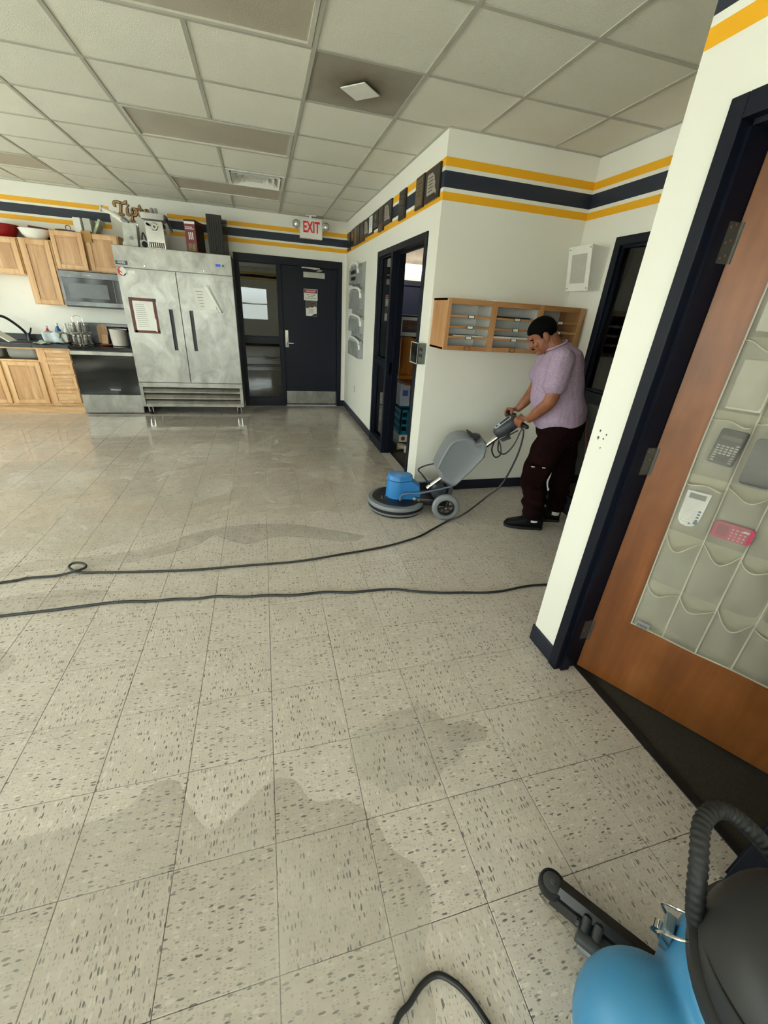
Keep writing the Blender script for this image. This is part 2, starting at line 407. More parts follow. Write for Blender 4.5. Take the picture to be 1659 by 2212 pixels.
for k, (area, i, j, x0, x1, y0, y1) in enumerate(cells):
    w, h = x1-x0, y1-y0; c = ((x0+x1)/2, (y0+y1)/2); odd = (i+j) % 2
    if k < 300:
        if abs(w-TILE) < 1e-4 and abs(h-TILE) < 1e-4: me = _full
        else:
            me = mesh('floor_tile', tile_mb(h, w) if odd else tile_mb(w, h)); me.materials.append(M['vct'])
        o = bpy.data.objects.new('floor_tile', me); COL.objects.link(o); o.location = (c[0], c[1], 0); o.parent = floor
        o.rotation_euler = (0, 0, PI/2*odd + (PI if random.random() < .5 else 0))
    else:
        t = tile_mb(w, h); rest.add([(p[0]+c[0], p[1]+c[1], p[2]) for p in t.v], t.f)
part('floor_tile_field', rest, M['vct'], floor, kind='stuff')

# ------------------------------------------------------------ ceiling
def ceil_mat():
    t = NT('mineral_fibre_tile'); tc = t.node('ShaderNodeTexCoord'); oi = t.node('ShaderNodeObjectInfo'); v = t.coords('Object')
    n = t.noise(v, 1.2, 3); k = t.math('ADD', t.math('MULTIPLY', n, .7), t.math('MULTIPLY', oi.outputs['Random'], .3))
    t.col(t.ramp(k, (.25, lin('#dcdace')), (.7, lin('#e8e6da'))))
    f = t.noise(v, 170, 3); t.bump(t.ramp(f, (.35, 0.0), (.6, 1.0)), .25, .003); t.b.inputs['Roughness'].default_value = .9; return t.m
M['ceil'] = ceil_mat(); M['tee'] = mat('ceiling_tee_enamel', '#b3b2a6', .5, var=.04)
cb = MB(); cb.box(XL-.2, XR+.2, YR-.2, YB+.2, H+.16, H+.2)
ceiling = struct('ceiling', cb, M['grout'])
LIGHTS = [(-2, -1), (-2, 2), (-2, 5), (-6, -1), (-6, 2), (-6, 5)]       # lower column and row of each two-cell fixture
VENT, RETURN = (-1, 4), (0, 0)
skip = {(a+d, b) for a, b in LIGHTS for d in (0, 1)} | {VENT, RETURN}
def cell(i, j): return CX0+i*CS, CX0+(i+1)*CS, CY0+j*CS, CY0+(j+1)*CS
for i in range(-9, 4):
    for j in range(-13, 8):
        if (i, j) in skip: continue
        x0, x1, y0, y1 = cell(i, j)
        alc = min(y1, YM) - max(y0, .66) > .02
        x0, x1, y0, y1 = max(x0, XL), min(x1, XR if alc else XW), max(y0, YR), min(y1, YB)
        if i > 1: y0, y1 = max(y0, .6), min(y1, YM)
        if x1-x0 < .01 or y1-y0 < .01: continue
        m = MB(); a, b = (x1-x0)/2-.004, (y1-y0)/2-.004
        m.box(-a, a, -b, b, 0, .015)
        o = part('ceiling_tile', m, M['ceil'], ceiling, local=True); o.location = ((x0+x1)/2, (y0+y1)/2, H+.004)
for i in range(-8, 4):
    x = CX0+i*CS; y0, y1 = (YR, YB) if x < XW else (.66, YM)
    if not XL < x < XR: continue
    cuts = sorted((CY0+b*CS, CY0+(b+1)*CS) for a, b in LIGHTS if a+1 == i); runs = []; y = y0
    for c0, c1 in cuts:
        runs.append((y, c0)); y = c1
    runs.append((y, y1))
    for c0, c1 in runs:
        m = MB(); m.box(x-.012, x+.012, c0, c1, H-.001, H+.004); m.box(x-.002, x+.002, c0, c1, H+.004, H+.04); part('ceiling_tee', m, M['tee'], ceiling)
for j in range(-12, 8):
    y = CY0+j*CS; x1 = XR if .66 < y < YM else XW
    if YR < y < YB: m = MB(); m.box(XL, x1, y-.012, y+.012, H-.0005, H+.0035); m.box(XL, x1, y-.002, y+.002, H+.0035, H+.036); part('ceiling_tee', m, M['tee'], ceiling)
for (a, b, c, d) in ((XL, XW, YB-.02, YB), (XW-.02, XW, YM, YB), (XW, XR, YM-.02, YM), (XR-.02, XR, .66, YM), (XW-.02, XW, YR, .66), (XW, XR, .66, .68), (XL, XL+.02, YR, YB), (XL, XW, YR, YR+.02)):
    m = MB(); m.box(a, b, c, d, H-.002, H+.003); part('wall_angle', m, M['tee'], ceiling)
# light fixtures, all switched off
M['lens'] = mat('prismatic_lens', '#b8b0a0', .35, var=.06, vs=2, bump=.3, bs=140)
M['fix'] = mat('fixture_enamel', '#c9c7ba', .4, var=.05)
gname = 'recessed light fixtures switched off'
fixl = {(-2, -1): 'unlit recessed ceiling light with dull diffuser beside dusty grey return panel',
        (-2, 2): 'unlit recessed ceiling light between two rows of white tiles, short of louvred vent',
        (-2, 5): 'unlit recessed ceiling light with dull diffuser directly behind louvred air vent',
        (-6, 5): 'unlit recessed ceiling light above the wooden kitchen cabinets',
        (-6, 2): 'unlit recessed ceiling light second from the kitchen on the window side',
        (-6, -1): 'unlit recessed ceiling light third from the kitchen on the window side'}
for (a, b) in LIGHTS:
    x0 = CX0+a*CS; x1 = x0+2*CS; y0 = CY0+b*CS; y1 = y0+CS; x0 = max(x0, XL)
    t = thing('ceiling_light', fixl.get((a, b), 'unlit recessed ceiling light over the open floor'), 'light fixture', ((x0+x1)/2, (y0+y1)/2, H), group=gname)
    m = MB(); e, w = .014, .022
    for (p, q_, r, s) in ((x0+e, x1-e, y0+e, y0+e+w), (x0+e, x1-e, y1-e-w, y1-e), (x0+e, x0+e+w, y0+e+w, y1-e-w), (x1-e-w, x1-e, y0+e+w, y1-e-w)): m.box(p, q_, r, s, H-.003, H+.012)
    part('frame', m, M['fix'], t)
    m = MB(); m.box(x0+e+w, x1-e-w, y0+e+w, y1-e-w, H+.006, H+.010); part('diffuser', m, M['lens'], t)
    m = MB(); m.box(x0+e+w-.003, x1-e-w+.003, y0+e+w-.003, y1-e-w+.003, H+.09, H+.1)
    for (p, q_, r, s) in ((x0+e, x1-e, y0+e, y0+e+.004), (x0+e, x1-e, y1-e-.004, y1-e), (x0+e, x0+e+.004, y0+e, y1-e), (x1-e-.004, x1-e, y0+e, y1-e)): m.box(p, q_, r, s, H+.012, H+.1)
    part('housing', m, M['fix'], t)
# louvred supply vent
x0, x1, y0, y1 = cell(*VENT); cx, cy = (x0+x1)/2, (y0+y1)/2
t = thing('air_vent', 'square louvred supply air vent with stepped blades set in the ceiling', 'air vent', (cx, cy, H))
def ring(m, o, i, z0, z1, zi0, zi1):
    a, b = o, i; P = []
    for k in range(4):
        sx, sy = ((-1, -1), (1, -1), (1, 1), (-1, 1))[k]
        P += [(cx+sx*a, cy+sy*a, z0), (cx+sx*b, cy+sy*b, zi0), (cx+sx*b, cy+sy*b, zi1), (cx+sx*a, cy+sy*a, z1)]
    F = []
    for k in range(4):
        q0, q1 = k*4, ((k+1) % 4)*4
        F += [(q0+u, q1+u, q1+(u+1) % 4, q0+(u+1) % 4) for u in range(4)]
    m.add(P, F)
m = MB(); ring(m, .29, .255, H-.006, H+.01, H-.006, H+.01); part('frame', m, M['white'], t)
for k, o in enumerate((.245, .185, .125)):
    m = MB(); ring(m, o, o-.05, H-.016+.004*k, H-.013+.004*k, H+.035, H+.038); part('blade', m, M['white'], t)
m = MB(); m.box(cx-.07, cx+.07, cy-.07, cy+.07, H-.006, H-.002, .002); part('centre_plate', m, M['white'], t)
m = MB(); m.box(cx-.26, cx+.26, cy-.26, cy+.26, H+.1, H+.105); part('duct_back', m, M['dgrey'], t)
# return panel with a dust stain round a turned square plate
x0, x1, y0, y1 = cell(*RETURN); cx, cy = (x0+x1)/2, (y0+y1)/2
t = thing('return_panel', 'dusty grey ceiling return panel with turned white square plate', 'air vent', (cx, cy, H))
nt = NT('dusty_grey_panel'); v = nt.coords('Object'); ln = nt.node('ShaderNodeVectorMath', operation='LENGTH'); nt.link(v, ln.inputs[0])
nn = nt.noise(v, 9, 4); r_ = nt.math('ADD', ln.outputs['Value'], nt.math('MULTIPLY', nt.math('SUBTRACT', nn, .5), .16))
nt.col(nt.ramp(r_, (.07, lin('#6e6452')), (.2, lin('#8f887b')), (.3, lin('#9a9589')))); nt.b.inputs['Roughness'].default_value = .6
m = MB(); m.box(x0+.013, x1-.013, y0+.013, y1-.013, H+.004, H+.012); part('panel', m, nt.m, t)
m = MB(); a = .118; m.prism([(cx+a, cy), (cx, cy+a), (cx-a, cy), (cx, cy-a)], 'z', H-.016, H-.011); part('deflector_plate', m, M['white'], t)
m = MB(); m.lathe([(.012, H-.011), (.012, H+.005)], (cx, cy, 0), 10); part('stem', m, M['white'], t)

# ------------------------------------------------------------ walls
def wall(name, m, mt): return struct(name, m, mt)
def holed(axis, a, b, u0, u1, z1, holes):
    """wall slab from a to b along axis, spanning u0..u1 and 0..z1, with rectangular holes (u, u, z, z)"""
    m = MB(); us = sorted({u0, u1} | {h[0] for h in holes} | {h[1] for h in holes})
    for p, q_ in zip(us, us[1:]):
        zs = [0]; hs = sorted([h for h in holes if h[0] <= p and h[1] >= q_], key=lambda h: h[2])
        segs = []; z = 0
        for h in hs:
            if h[2] > z: segs.append((z, h[2]))
            z = h[3]
        segs.append((z, z1))
        for s, e in segs:
            if axis == 'y': m.box(p, q_, a, b, s, e)
            else: m.box(a, b, p, q_, s, e)
    return m
HT = H+.16
wall('wall_back', holed('y', YB, YB+WT, XL-WT, XW+WT, HT, [(-.25, 1.30, 0, 2.17)]), M['wall_back'])
wall('wall_office', holed('x', XW, XW+WT, YM, YB, HT, [(2.96, 4.50, 0, 2.14)]), M['wall'])
wall('wall_alcove_back', holed('y', YM, YM+WT, XW+WT, XR+WT, HT, []), M['wall'])
m = holed('x', XW, XW+WT, YM-.0, YM+.0001, HT, [])
wall('wall_alcove_side', holed('x', XR, XR+WT, .66, YM, HT, [(.95, 2.27, .10, 2.14)]), M['wall'])
wall('wall_alcove_front', holed('y', .54, .66, XW+WT, XR+WT, HT, []), M['wall'])
wall_right = wall('wall_right', holed('x', XW, XW+WT, YR, .66, HT, [(-.462, .465, 0, 2.15)]), M['wall'])
wall('wall_left', holed('x', XL-WT, XL, YR-WT, YB, HT, LEFT_WIN), M['wall'])
wall('wall_rear', holed('y', YR-WT, YR, XL, XW+WT, HT, REAR_WIN), M['wall'])
m = MB()
for (y, z, s) in ((.616, 1.186, .004), (.617, 1.156, .005), (.579, 1.179, .003), (.589, 1.159, .003), (.591, 1.12, .0025)):
    m.prism([(y+s*math.cos(a)*(1+.5*math.sin(3*a)), z+1.5*s*math.sin(a)) for a in [2*PI*k/9 for k in range(9)]], 'x', XW-.0006, XW)
part('scuff_mark', m, M['dgrey'], wall_right)
def baseboard(name, *segs):
    m = MB()
    for s in segs: m.box(*s, 0, .10, .003)
    struct(name, m, M['base'])
bt = .009
baseboard('baseboard_back', (1.33, XW, YB-bt, YB))
baseboard('baseboard_office', (XW-bt, XW, 4.53, YB), (XW-bt, XW, YM-bt, 2.93))
baseboard('baseboard_alcove_back', (XW-bt, XR, YM-bt, YM))
baseboard('baseboard_alcove_side', (XR-bt, XR, .66, YM))
baseboard('baseboard_right', (XW-bt, XW, .49, .66+bt), (XW-bt, XW, YR, -.49), (XW-bt, XR, .66, .66+bt))
baseboard('baseboard_left', (XL, XL+bt, YR, YB-.65))
baseboard('baseboard_rear', (XL, XW, YR, YR+bt))
# rooms behind the openings
def room(name, x0, x1, y0, y1, mt, floor_mt, open_side):
    m = MB(); z1 = H+.1; th = .05
    if open_side != 'x0': m.box(x0-th, x0, y0-th, y1+th, -.01, z1)
    if open_side != 'x1': m.box(x1, x1+th, y0-th, y1+th, -.01, z1)
    if open_side != 'y0': m.box(x0, x1, y0-th, y0, -.01, z1)
    if open_side != 'y1': m.box(x0, x1, y1, y1+th, -.01, z1)
    m.box(x0, x1, y0, y1, z1, z1+th); o = struct('wall_'+name, m, mt)
    m = MB(); m.box(x0, x1, y0, y1, -.05, -.002); struct('floor_'+name, m, floor_mt)
M['carpet'] = mat('dark_carpet', '#35322b', .95, var=.45, vs=300, bump=.6, bs=260)
M['beige'] = mat('office_wall_paint', '#b5aa98', .7)
room('store', XW+WT, 3.6, -2.2, .53, M['wall_dim'], M['carpet'], 'x0')
room('office', XW+WT, 4.2, YM+WT, 7.4, M['beige'], M['carpet'], 'x0')
room('hall', -.6, XW+.1, YB+WT, 8.6, M['wall_plain'], M['carpet'], 'y0')
room('side', XR+WT, 5.0, .4, YM+WT-.01, M['wall_dim'], M['carpet'], 'x0')
m = MB(); m.box(XW+.105, XW+.14, -.437, .44, -.002, .004, .001); struct('trim_1', m, M['rubber'])
m = MB(); m.box(XW+.105, XW+.14, 2.985, 3.91, -.002, .004, .001); struct('trim_2', m, M['rubber'])
# the windows that let the daylight in
wn = 0
M['wglass'] = glass('window_glass', dens=.02)
def window(axis, pos, a, b, c, d):
    global wn; wn += 1
    def B(m, u0, u1, z0, z1, d0=0.03, d1=.08):
        if axis == 'y': m.box(u0, u1, pos-d1, pos-d0, z0, z1)
        else: m.box(pos-d1, pos-d0, u0, u1, z0, z1)
    m = MB(); w = .05
    B(m, a, b, c, c+w); B(m, a, b, d-w, d); B(m, a, a+w, c+w, d-w); B(m, b-w, b, c+w, d-w); B(m, a+w, b-w, (c+d)/2-.02, (c+d)/2+.02)
    o = struct('window_%d' % wn, m, M['white'])
    for z0, z1 in ((c+w, (c+d)/2-.02), ((c+d)/2+.02, d-w)):
        m = MB(); B(m, a+w, b-w, z0, z1, .052, .056); part('pane', m, M['wglass'], o)
    m = MB()
    if axis == 'y': m.box(a-.03, b+.03, pos-.02, pos+.05, c-.03, c)
    else: m.box(pos-.02, pos+.05, a-.03, b+.03, c-.03, c)
    part('window_sill', m, M['white'], o)
for w in REAR_WIN: window('y', YR, *w)
for w in LEFT_WIN: window('x', XL, *w)
# ------------------------------------------------------------ back door and its side window
nv = M['navy']
M['pane'] = glass('door_pane', '#9aa09c', .015, 1.8, .25)
YF, YI = YB-.014, YB+.10                              # frame faces
m = MB()
m.box(-.28, -.222, YF, YI, 0, 2.213, .003); m.box(1.262, 1.33, YF, YI, 0, 2.213, .003)
m.box(-.222, 1.262, YF, YI, 2.112, 2.213, .003); m.box(.335, .392, YF, YI, 0, 2.112, .003)
door1 = struct('door_1', m, nv)
m = MB(); m.box(.394, 1.260, YB+.03, YB+.075, .012, 2.110, .002); leaf = part('door_leaf', m, nv, door1)
m = MB(); m.box(.405, 1.250, YB+.027, YB+.03, .035, .245); part('kick_plate', m, M['steel'], door1, label='brushed steel kick plate')
m = MB(); m.box(.418, .468, YB+.012, YB+.03, .945, 1.205, .004); h = part('handle', m, M['chrome'], door1, label='steel lever handle plate')
m = MB(); m.tube([(.443, YB+.012, 1.015), (.443, YB-.03, 1.015), (.455, YB-.038, 1.015), (.545, YB-.038, 1.012)], .009, 8); part('lever', m, M['chrome'], h, smooth=True)
m = MB(); m.lathe([(.012, YB+.004), (.012, YB+.012)], (.443, 0, .985), 12, 'y'); part('lock_cylinder', m, M['brass'], h)
m = MB(); m.box(.70, .98, YB-.02, YB-.008, 2.088, 2.108, .002); m.tube([(.70, YB-.015, 2.098), (1.02, YB-.03, 2.075)], .008, 6); m.tube([(1.02, YB-.03, 2.075), (.93, YB+.0, 2.06)], .008, 6)
c = part('door_closer', m, M['chrome'], door1, smooth=True)
m = MB(); m.box(.728, 1.058, YB-.005, YB+.03, 1.968, 2.045, .006); part('closer_body', m, mat('closer_body_grey', '#aeaea6', .45), door1)
# sidelight
m = MB(); m.box(-.222, .335, YF, YI, 1.004, 1.088, .003); m.box(-.222, .335, YF, YI, 0, .135, .003)
for (a, b) in ((.135, 1.004), (1.088, 2.112)):
    for (p, q_, r, s) in ((-.222, -.208, a, b), (.321, .335, a, b), (-.208, .321, a, a+.014), (-.208, .321, b-.014, b)): m.box(p, q_, YB+.012, YB+.03, r, s)
w = struct('window_20', m, nv)
for (a, b) in ((.135, 1.004), (1.088, 2.112)):
    m = MB(); m.box(-.222, .335, YB+.032, YB+.036, a, b); part('pane', m, M['pane'], w)
# safety notice and poster stuck on the door
yd = YB+.0295
def sheet(x0, x1, z0, z1, y=yd): m = MB(); m.box(x0, x1, y-.0012, y, z0, z1); return m
t = thing('safety_notice', 'white safety notice headed DANGER in red on navy door', 'sign', (.838, yd, 1.655))
part('board', sheet(.73, .946, 1.655, 1.812), M['paper'], t)
m = MB(); m.box(.737, .939, yd-.0022, yd-.0012, 1.757, 1.805); part('banner', m, M['ink'], t)
m = MB(); m.prism([(x, z) for x, z in rrect(.18, .036, .017, 4, .838, 1.781)], 'y', yd-.003, yd-.0022); part('oval', m, M['red'], t)
part('lettering', text_mb('DANGER', .036, (.838, yd-.0035, 1.781), (1, 0, 0), (0, 0, 1)), M['paper'], t)
for k, s in enumerate(('SAFETY GLASSES', 'REQUIRED', 'BEYOND THIS POINT')):
    part('lettering', text_mb(s, .019, (.838, yd-.0017, 1.732-.025*k), (1, 0, 0), (0, 0, 1), bold=.0004), M['ink'], t)
t = thing('door_poster', 'small photo flyer with torn white edge under DANGER notice', 'poster', (.845, yd, 1.43))
part('sheet', sheet(.758, .93, 1.43, 1.65), M['paper'], t)
m = MB(); m.prism([(.76, 1.648), (.928, 1.648), (.928, 1.56), (.90, 1.575), (.86, 1.552), (.82, 1.56), (.79, 1.54), (.76, 1.545)], 'y', yd-.002, yd-.0012); part('photo', m, mat('brown_photo_print', '#4a3a2e', .4, var=.6, vs=40), t)
m = MB(); m.prism([(.84, 1.432), (.928, 1.432), (.928, 1.47), (.88, 1.458)], 'y', yd-.002, yd-.0012); part('photo_strip', m, M['ink'], t)
m = MB()
for k in range(5): m.box(.80, .89-.01*(k % 2), yd-.0018, yd-.0012, 1.528-.014*k, 1.533-.014*k)
part('printed_line', m, M['grey'], t)
# EXIT sign with twin lamps
ye = YB-.17
t = thing('exit_sign', 'white EXIT sign with red letters and twin emergency lamps', 'sign', (.835, ye, 2.44))
m = MB(); m.box(.675, .995, ye-.035, ye+.035, 2.452, 2.695, .006); part('housing', m, M['wplastic'], t)
part('lettering', text_mb('EXIT', .19, (.838, ye-.037, 2.585), (1, 0, 0), (0, 0, 1), .003, bold=.004, squash=.62), mat('exit_red', '#d81f2a', .4), t)
m = MB(); m.box(.76, .91, ye-.03, ye+.03, 2.725, 2.739, .003); m.tube([(.835, ye, 2.69), (.835, ye, 2.73)], .02, 10); part('ceiling_mount', m, M['wplastic'], t)
for sx in (.625, 1.045):
    m = MB(); m.lathe([(.0, .012), (.052, .012), (.056, .0), (.05, -.02), (.03, -.05), (0, -.055)], (0, 0, 0), 18, 'y'); m.v = [(p[0]+sx, ye-.03-p[1]*-1, p[2]+2.615) for p in m.v]
    l = part('emergency_lamp', m, mat('lamp_reflector', '#c9c9c4', .18, .6), t, smooth=True)
    m = MB(); m.ell((sx, ye-.045, 2.615), (.022, .012, .022), 10, 6); part('bulb', m, M['chrome'], l, smooth=True)
    m = MB(); m.tube([(sx, ye+.02, 2.615), ((sx+.835)/2+(.1 if sx > .8 else -.1), ye+.02, 2.62), (.835, ye+.02, 2.62)], .012, 8); part('lamp_arm', m, M['wplastic'], l)

# ------------------------------------------------------------ office doorway with side window
def xframe(y0, y1, z0, z1, m, x0=XW-.014, x1=XW+WT+.012): m.box(x0, x1, y0, y1, z0, z1, .003)
m = MB(); xframe(2.93, 2.985, 0, 2.172, m); xframe(4.475, 4.53, 0, 2.172, m); xframe(2.985, 4.475, 2.115, 2.172, m); xframe(3.905, 3.965, 0, 2.115, m)
m.box(XW+.06, XW+.075, 3.892, 3.905, 0, 2.105); m.box(XW+.06, XW+.075, 2.985, 2.998, 0, 2.105); m.box(XW+.06, XW+.075, 2.985, 3.905, 2.10, 2.115)
d2 = struct('door_2', m, nv)
m = MB(); m.box(XW+.02, XW+.055, 3.9035, 3.905, .93, 1.06); part('strike_plate', m, M['chrome'], d2)
m = MB(); xframe(3.965, 4.475, 1.0, 1.06, m); xframe(3.965, 4.475, 0, .12, m)
for (a, b) in ((.12, 1.0), (1.06, 2.115)):
    for (p, q_, r, s) in ((3.965, 3.98, a, b), (4.46, 4.475, a, b), (3.98, 4.46, a, a+.015), (3.98, 4.46, b-.015, b)): m.box(XW+.012, XW+.03, p, q_, r, s)
w = struct('window_21', m, nv)
for (a, b) in ((.12, 1.0), (1.06, 2.115)):
    m = MB(); m.box(XW+.04, XW+.045, 3.965, 4.475, a, b); part('pane', m, M['pane'], w)
m = MB(); m.box(XW+.018, XW+.026, 3.99, 4.03, 1.78, 2.03); m.box(XW+.01, XW+.02, 3.985, 4.02, 1.98, 2.06)
solo('window_tag', m, M['paper'], 'small white tag hung in the office side window', 'tag')
# things in the office
Mw = wood_mat('orange_oak', '#8a4f16', '#b06e22', '#c98a35', 2)
t = thing('wooden_chair', 'orange oak chair with curved panel back seen through office doorway', 'chair', (1.98, 4.36, .80))
m = MB(); m.prism([(1.68, .86), (2.06, .86), (2.05, 1.0), (1.97, 1.17), (1.90, 1.28), (1.80, 1.31), (1.68, 1.31)], 'y', 4.34, 4.375); b = part('back_panel', m, Mw, t)
m = MB(); m.prism([(1.71, .95), (1.97, .95), (1.96, 1.03), (1.90, 1.16), (1.84, 1.25), (1.71, 1.25)], 'y', 4.325, 4.345); part('raised_panel', m, Mw, b)
m = MB(); m.box(1.66, 2.1, 4.26, 4.40, .83, .875, .008); part('rail', m, Mw, t); m = MB(); m.box(1.66, 2.1, 4.0, 4.38, .80, .83, .006); part('seat', m, wood_mat('dark_oak', '#4d2a10', '#6c3d16', '#7d4a1e', 0), t)
t = thing('framed_picture', 'framed crowd photograph above orange chair in office', 'picture', (1.82, 4.45, 1.32))
m = MB(); m.box(1.66, 2.06, 4.44, 4.46, 1.315, 1.53); part('mount', m, M['paper'], t)
m = MB(); m.box(1.71, 2.03, 4.437, 4.44, 1.36, 1.495); part('photo', m, mat('crowd_photo', '#6d5348', .4, var=.6, vs=60), t)
m = MB(); m.box(1.73, 2.0, 4.435, 4.437, 1.365, 1.395); part('photo_foreground', m, mat('blue_photo_print', '#3f4a66', .5, var=.4, vs=30), t)
m = MB(); m.box(1.7, 2.25, 4.49, 4.72, 0, 1.55); solo('office_shelf', m, mat('black_shelf', '#14110f', .6), 'dark tall shelf unit behind the chair in the office', 'shelf')
t = thing('file_box', 'white plastic file bin holding papers in the office', 'storage box', (1.8, 4.3, .5))
m = MB(); m.box(1.69, 1.82, 4.25, 4.42, .5, .79, .008); part('body', m, mat('pale_blue_plastic', '#c9cede', .5), t)
m = MB(); m.box(1.72, 1.79, 4.246, 4.25, .63, .70); part('print', m, mat('blue_print', '#4a5fae', .6), t)
m = MB(); m.box(1.68, 1.83, 4.24, 4.43, .78, .80, .004); part('rim', m, M['dgrey'], t)
for k in range(3):
    m = MB(); m.box(1.85+.035*k, 1.875+.035*k, 4.26, 4.42, .49, .77-.01*k, .003)
    solo('binder', m, mat('grey_binder_%d' % k, ('#8d8f92', '#b6b2a6', '#777c85')[k], .6), ('mid grey binder standing against the white file bin', 'cream binder between two grey binders in office', 'blue-grey binder farthest from the white file bin')[k], 'binder', 'binders in the office')
t = thing('milk_crate', 'turquoise plastic milk crate with square openings in office', 'crate', (1.82, 4.3, .155))
mc = mat('turquoise_plastic', '#1287a8', .45); m = MB()
m.box(1.685, 1.985, 4.16, 4.46, .155, .17)
for z in (.17, .26, .35, .44):
    m.box(1.685, 1.985, 4.16, 4.175, z, z+.03); m.box(1.685, 1.985, 4.445, 4.46, z, z+.03); m.box(1.685, 1.70, 4.175, 4.445, z, z+.03); m.box(1.97, 1.985, 4.175, 4.445, z, z+.03)
for a in (0, .095, .19, .285):
    m.box(1.685+a*.97, 1.71+a*.97, 4.16, 4.174, .17, .47); m.box(1.686, 1.70, 4.16+a*.97, 4.185+a*.97, .17, .47)
part('lattice', m, mc, t); m = MB(); m.box(1.71, 1.96, 4.2, 4.43, .175, .44); part('contents', m, M['black'], t, label='dark folders')
t = thing('cardboard_carton', 'white printed cardboard carton under the turquoise crate', 'box', (1.84, 4.3, 0))
m = MB(); m.box(1.68, 2.02, 4.14, 4.48, 0, .155, .004); part('carton', m, M['paper'], t)
m = MB(); m.box(1.68, 2.02, 4.137, 4.14, .0, .05); part('blue_band', m, mat('blue_print_band', '#1d4f86', .5), t)
m = MB(); m.box(1.68, 2.02, 4.137, 4.14, .05, .064); part('green_band', m, mat('green_print_band', '#3c8c3a', .5), t)
m = MB(); m.lathe([(.03, 4.136), (.03, 4.14)], (1.87, 0, .105), 14, 'y'); part('green_emblem', m, mat('green_emblem', '#3f9a3c', .5), t)
m = MB(); m.lathe([(.028, 4.136), (.028, 4.14)], (1.735, 0, .11), 14, 'y'); part('red_emblem', m, mat('maroon_emblem', '#8a2a33', .5), t)
def shoe_mb(L=.28, W=.10, hh=.09):
    m = MB(); R = []
    for k in range(11):
        u = k/10; w = W/2*(.55+.45*math.sin(PI*min(1, .18+u*.75)))*(1 if 0 < k < 10 else .45)
        z = (.055+.035*math.cos(PI*u*.9))*hh/.09; R.append([(L*(u-.5), w*math.cos(a), max(0, z*(.5+.5*math.sin(a)))) for a in [2*PI*i/12 for i in range(12)]])
    return m.loft(R)
for k, (x, y, r) in enumerate(((1.74, 4.05, .3), (1.80, 3.90, .1))):
    m = shoe_mb(.24); m.v = [(x+p[0]*math.cos(r)-p[1]*math.sin(r), y+p[0]*math.sin(r)+p[1]*math.cos(r), p[2]) for p in m.v]
    solo('shoe', m, mat('pale_shoe', '#b9ab98', .7, var=.4, vs=30), ('pale worn shoe lying against the printed carton in the office', 'pale worn shoe lying before its mate in the office')[k], 'shoe', 'pair of pale shoes in the office', smooth=True)
for (x0, x1, y0, y1) in ((2.55, 3.6, 7.15, 7.75), (2.4, 4.05, 8.6, 9.1)):
    pass
t = thing('office_light', 'lit office ceiling light seen high through the doorway', 'light fixture', (3.0, 6.4, 2.65))
m = MB(); m.box(2.2, 3.4, 6.0, 6.6, 2.70, 2.75); part('housing', m, M['white'], t)
m = MB(); m.box(2.22, 3.38, 6.02, 6.58, 2.69, 2.70); part('lens', m, mat('lit_lens', '#fffdf4', .5, emit=6, var=.01), t)
t = thing('office_wall_light', 'lit linear light on the far office wall', 'light fixture', (2.8, 7.3, 2.25))
m = MB(); m.box(2.3, 3.4, 7.3, 7.395, 2.27, 2.33, .01); part('lens', m, mat('lit_lens', '#fffdf4', .5, emit=6, var=.01), t)
m = MB(); m.box(2.3, 3.4, 7.34, 7.398, 2.33, 2.36); part('housing', m, M['white'], t)
m = MB(); m.box(2.2, 3.3, 7.33, 7.39, 1.5, 2.08); m.box(2.2, 3.3, 7.30, 7.33, 2.02, 2.10)
solo('display_board', m, M['navy_dark'], 'dark navy framed board on the far office wall', 'board')

# ------------------------------------------------------------ glazed unit of the alcove side wall
def rframe(y0, y1, z0, z1, m): m.box(XR-.012, XR+WT+.01, y0, y1, z0, z1, .003)
m = MB(); rframe(2.245, 2.302, 0, 2.176, m); rframe(.92, .977, 0, 2.176, m); rframe(.977, 2.245, 2.12, 2.176, m); rframe(.977, 2.245, 1.008, 1.085, m); rframe(.977, 2.245, 0, .125, m); rframe(1.58, 1.63, .125, 2.12, m)
for (c0, c1) in ((.977, 1.58), (1.63, 2.245)):
    for (a, b) in ((.125, 1.008), (1.085, 2.12)):
        for (p, q_, r, s) in ((c0, c0+.018, a, b), (c1-.018, c1, a, b), (c0+.018, c1-.018, a, a+.018), (c0+.018, c1-.018, b-.018, b)): m.box(XR+.015, XR+.035, p, q_, r, s)
w = struct('window_22', m, nv)
for (c0, c1) in ((.977, 1.58), (1.63, 2.245)):
    for (a, b) in ((.125, 1.008), (1.085, 2.12)):
        m = MB(); m.box(XR+.04, XR+.045, c0, c1, a, b); part('pane', m, M['pane'], w)
m = MB(); m.box(XR+.5, XR+.9, 2.05, 2.35, 0, 1.0, .01); solo('dark_block', m, M['dark'], 'dark block standing behind the glazed alcove partition', 'cabinet')  # plain block filling in a dark patch behind the glass
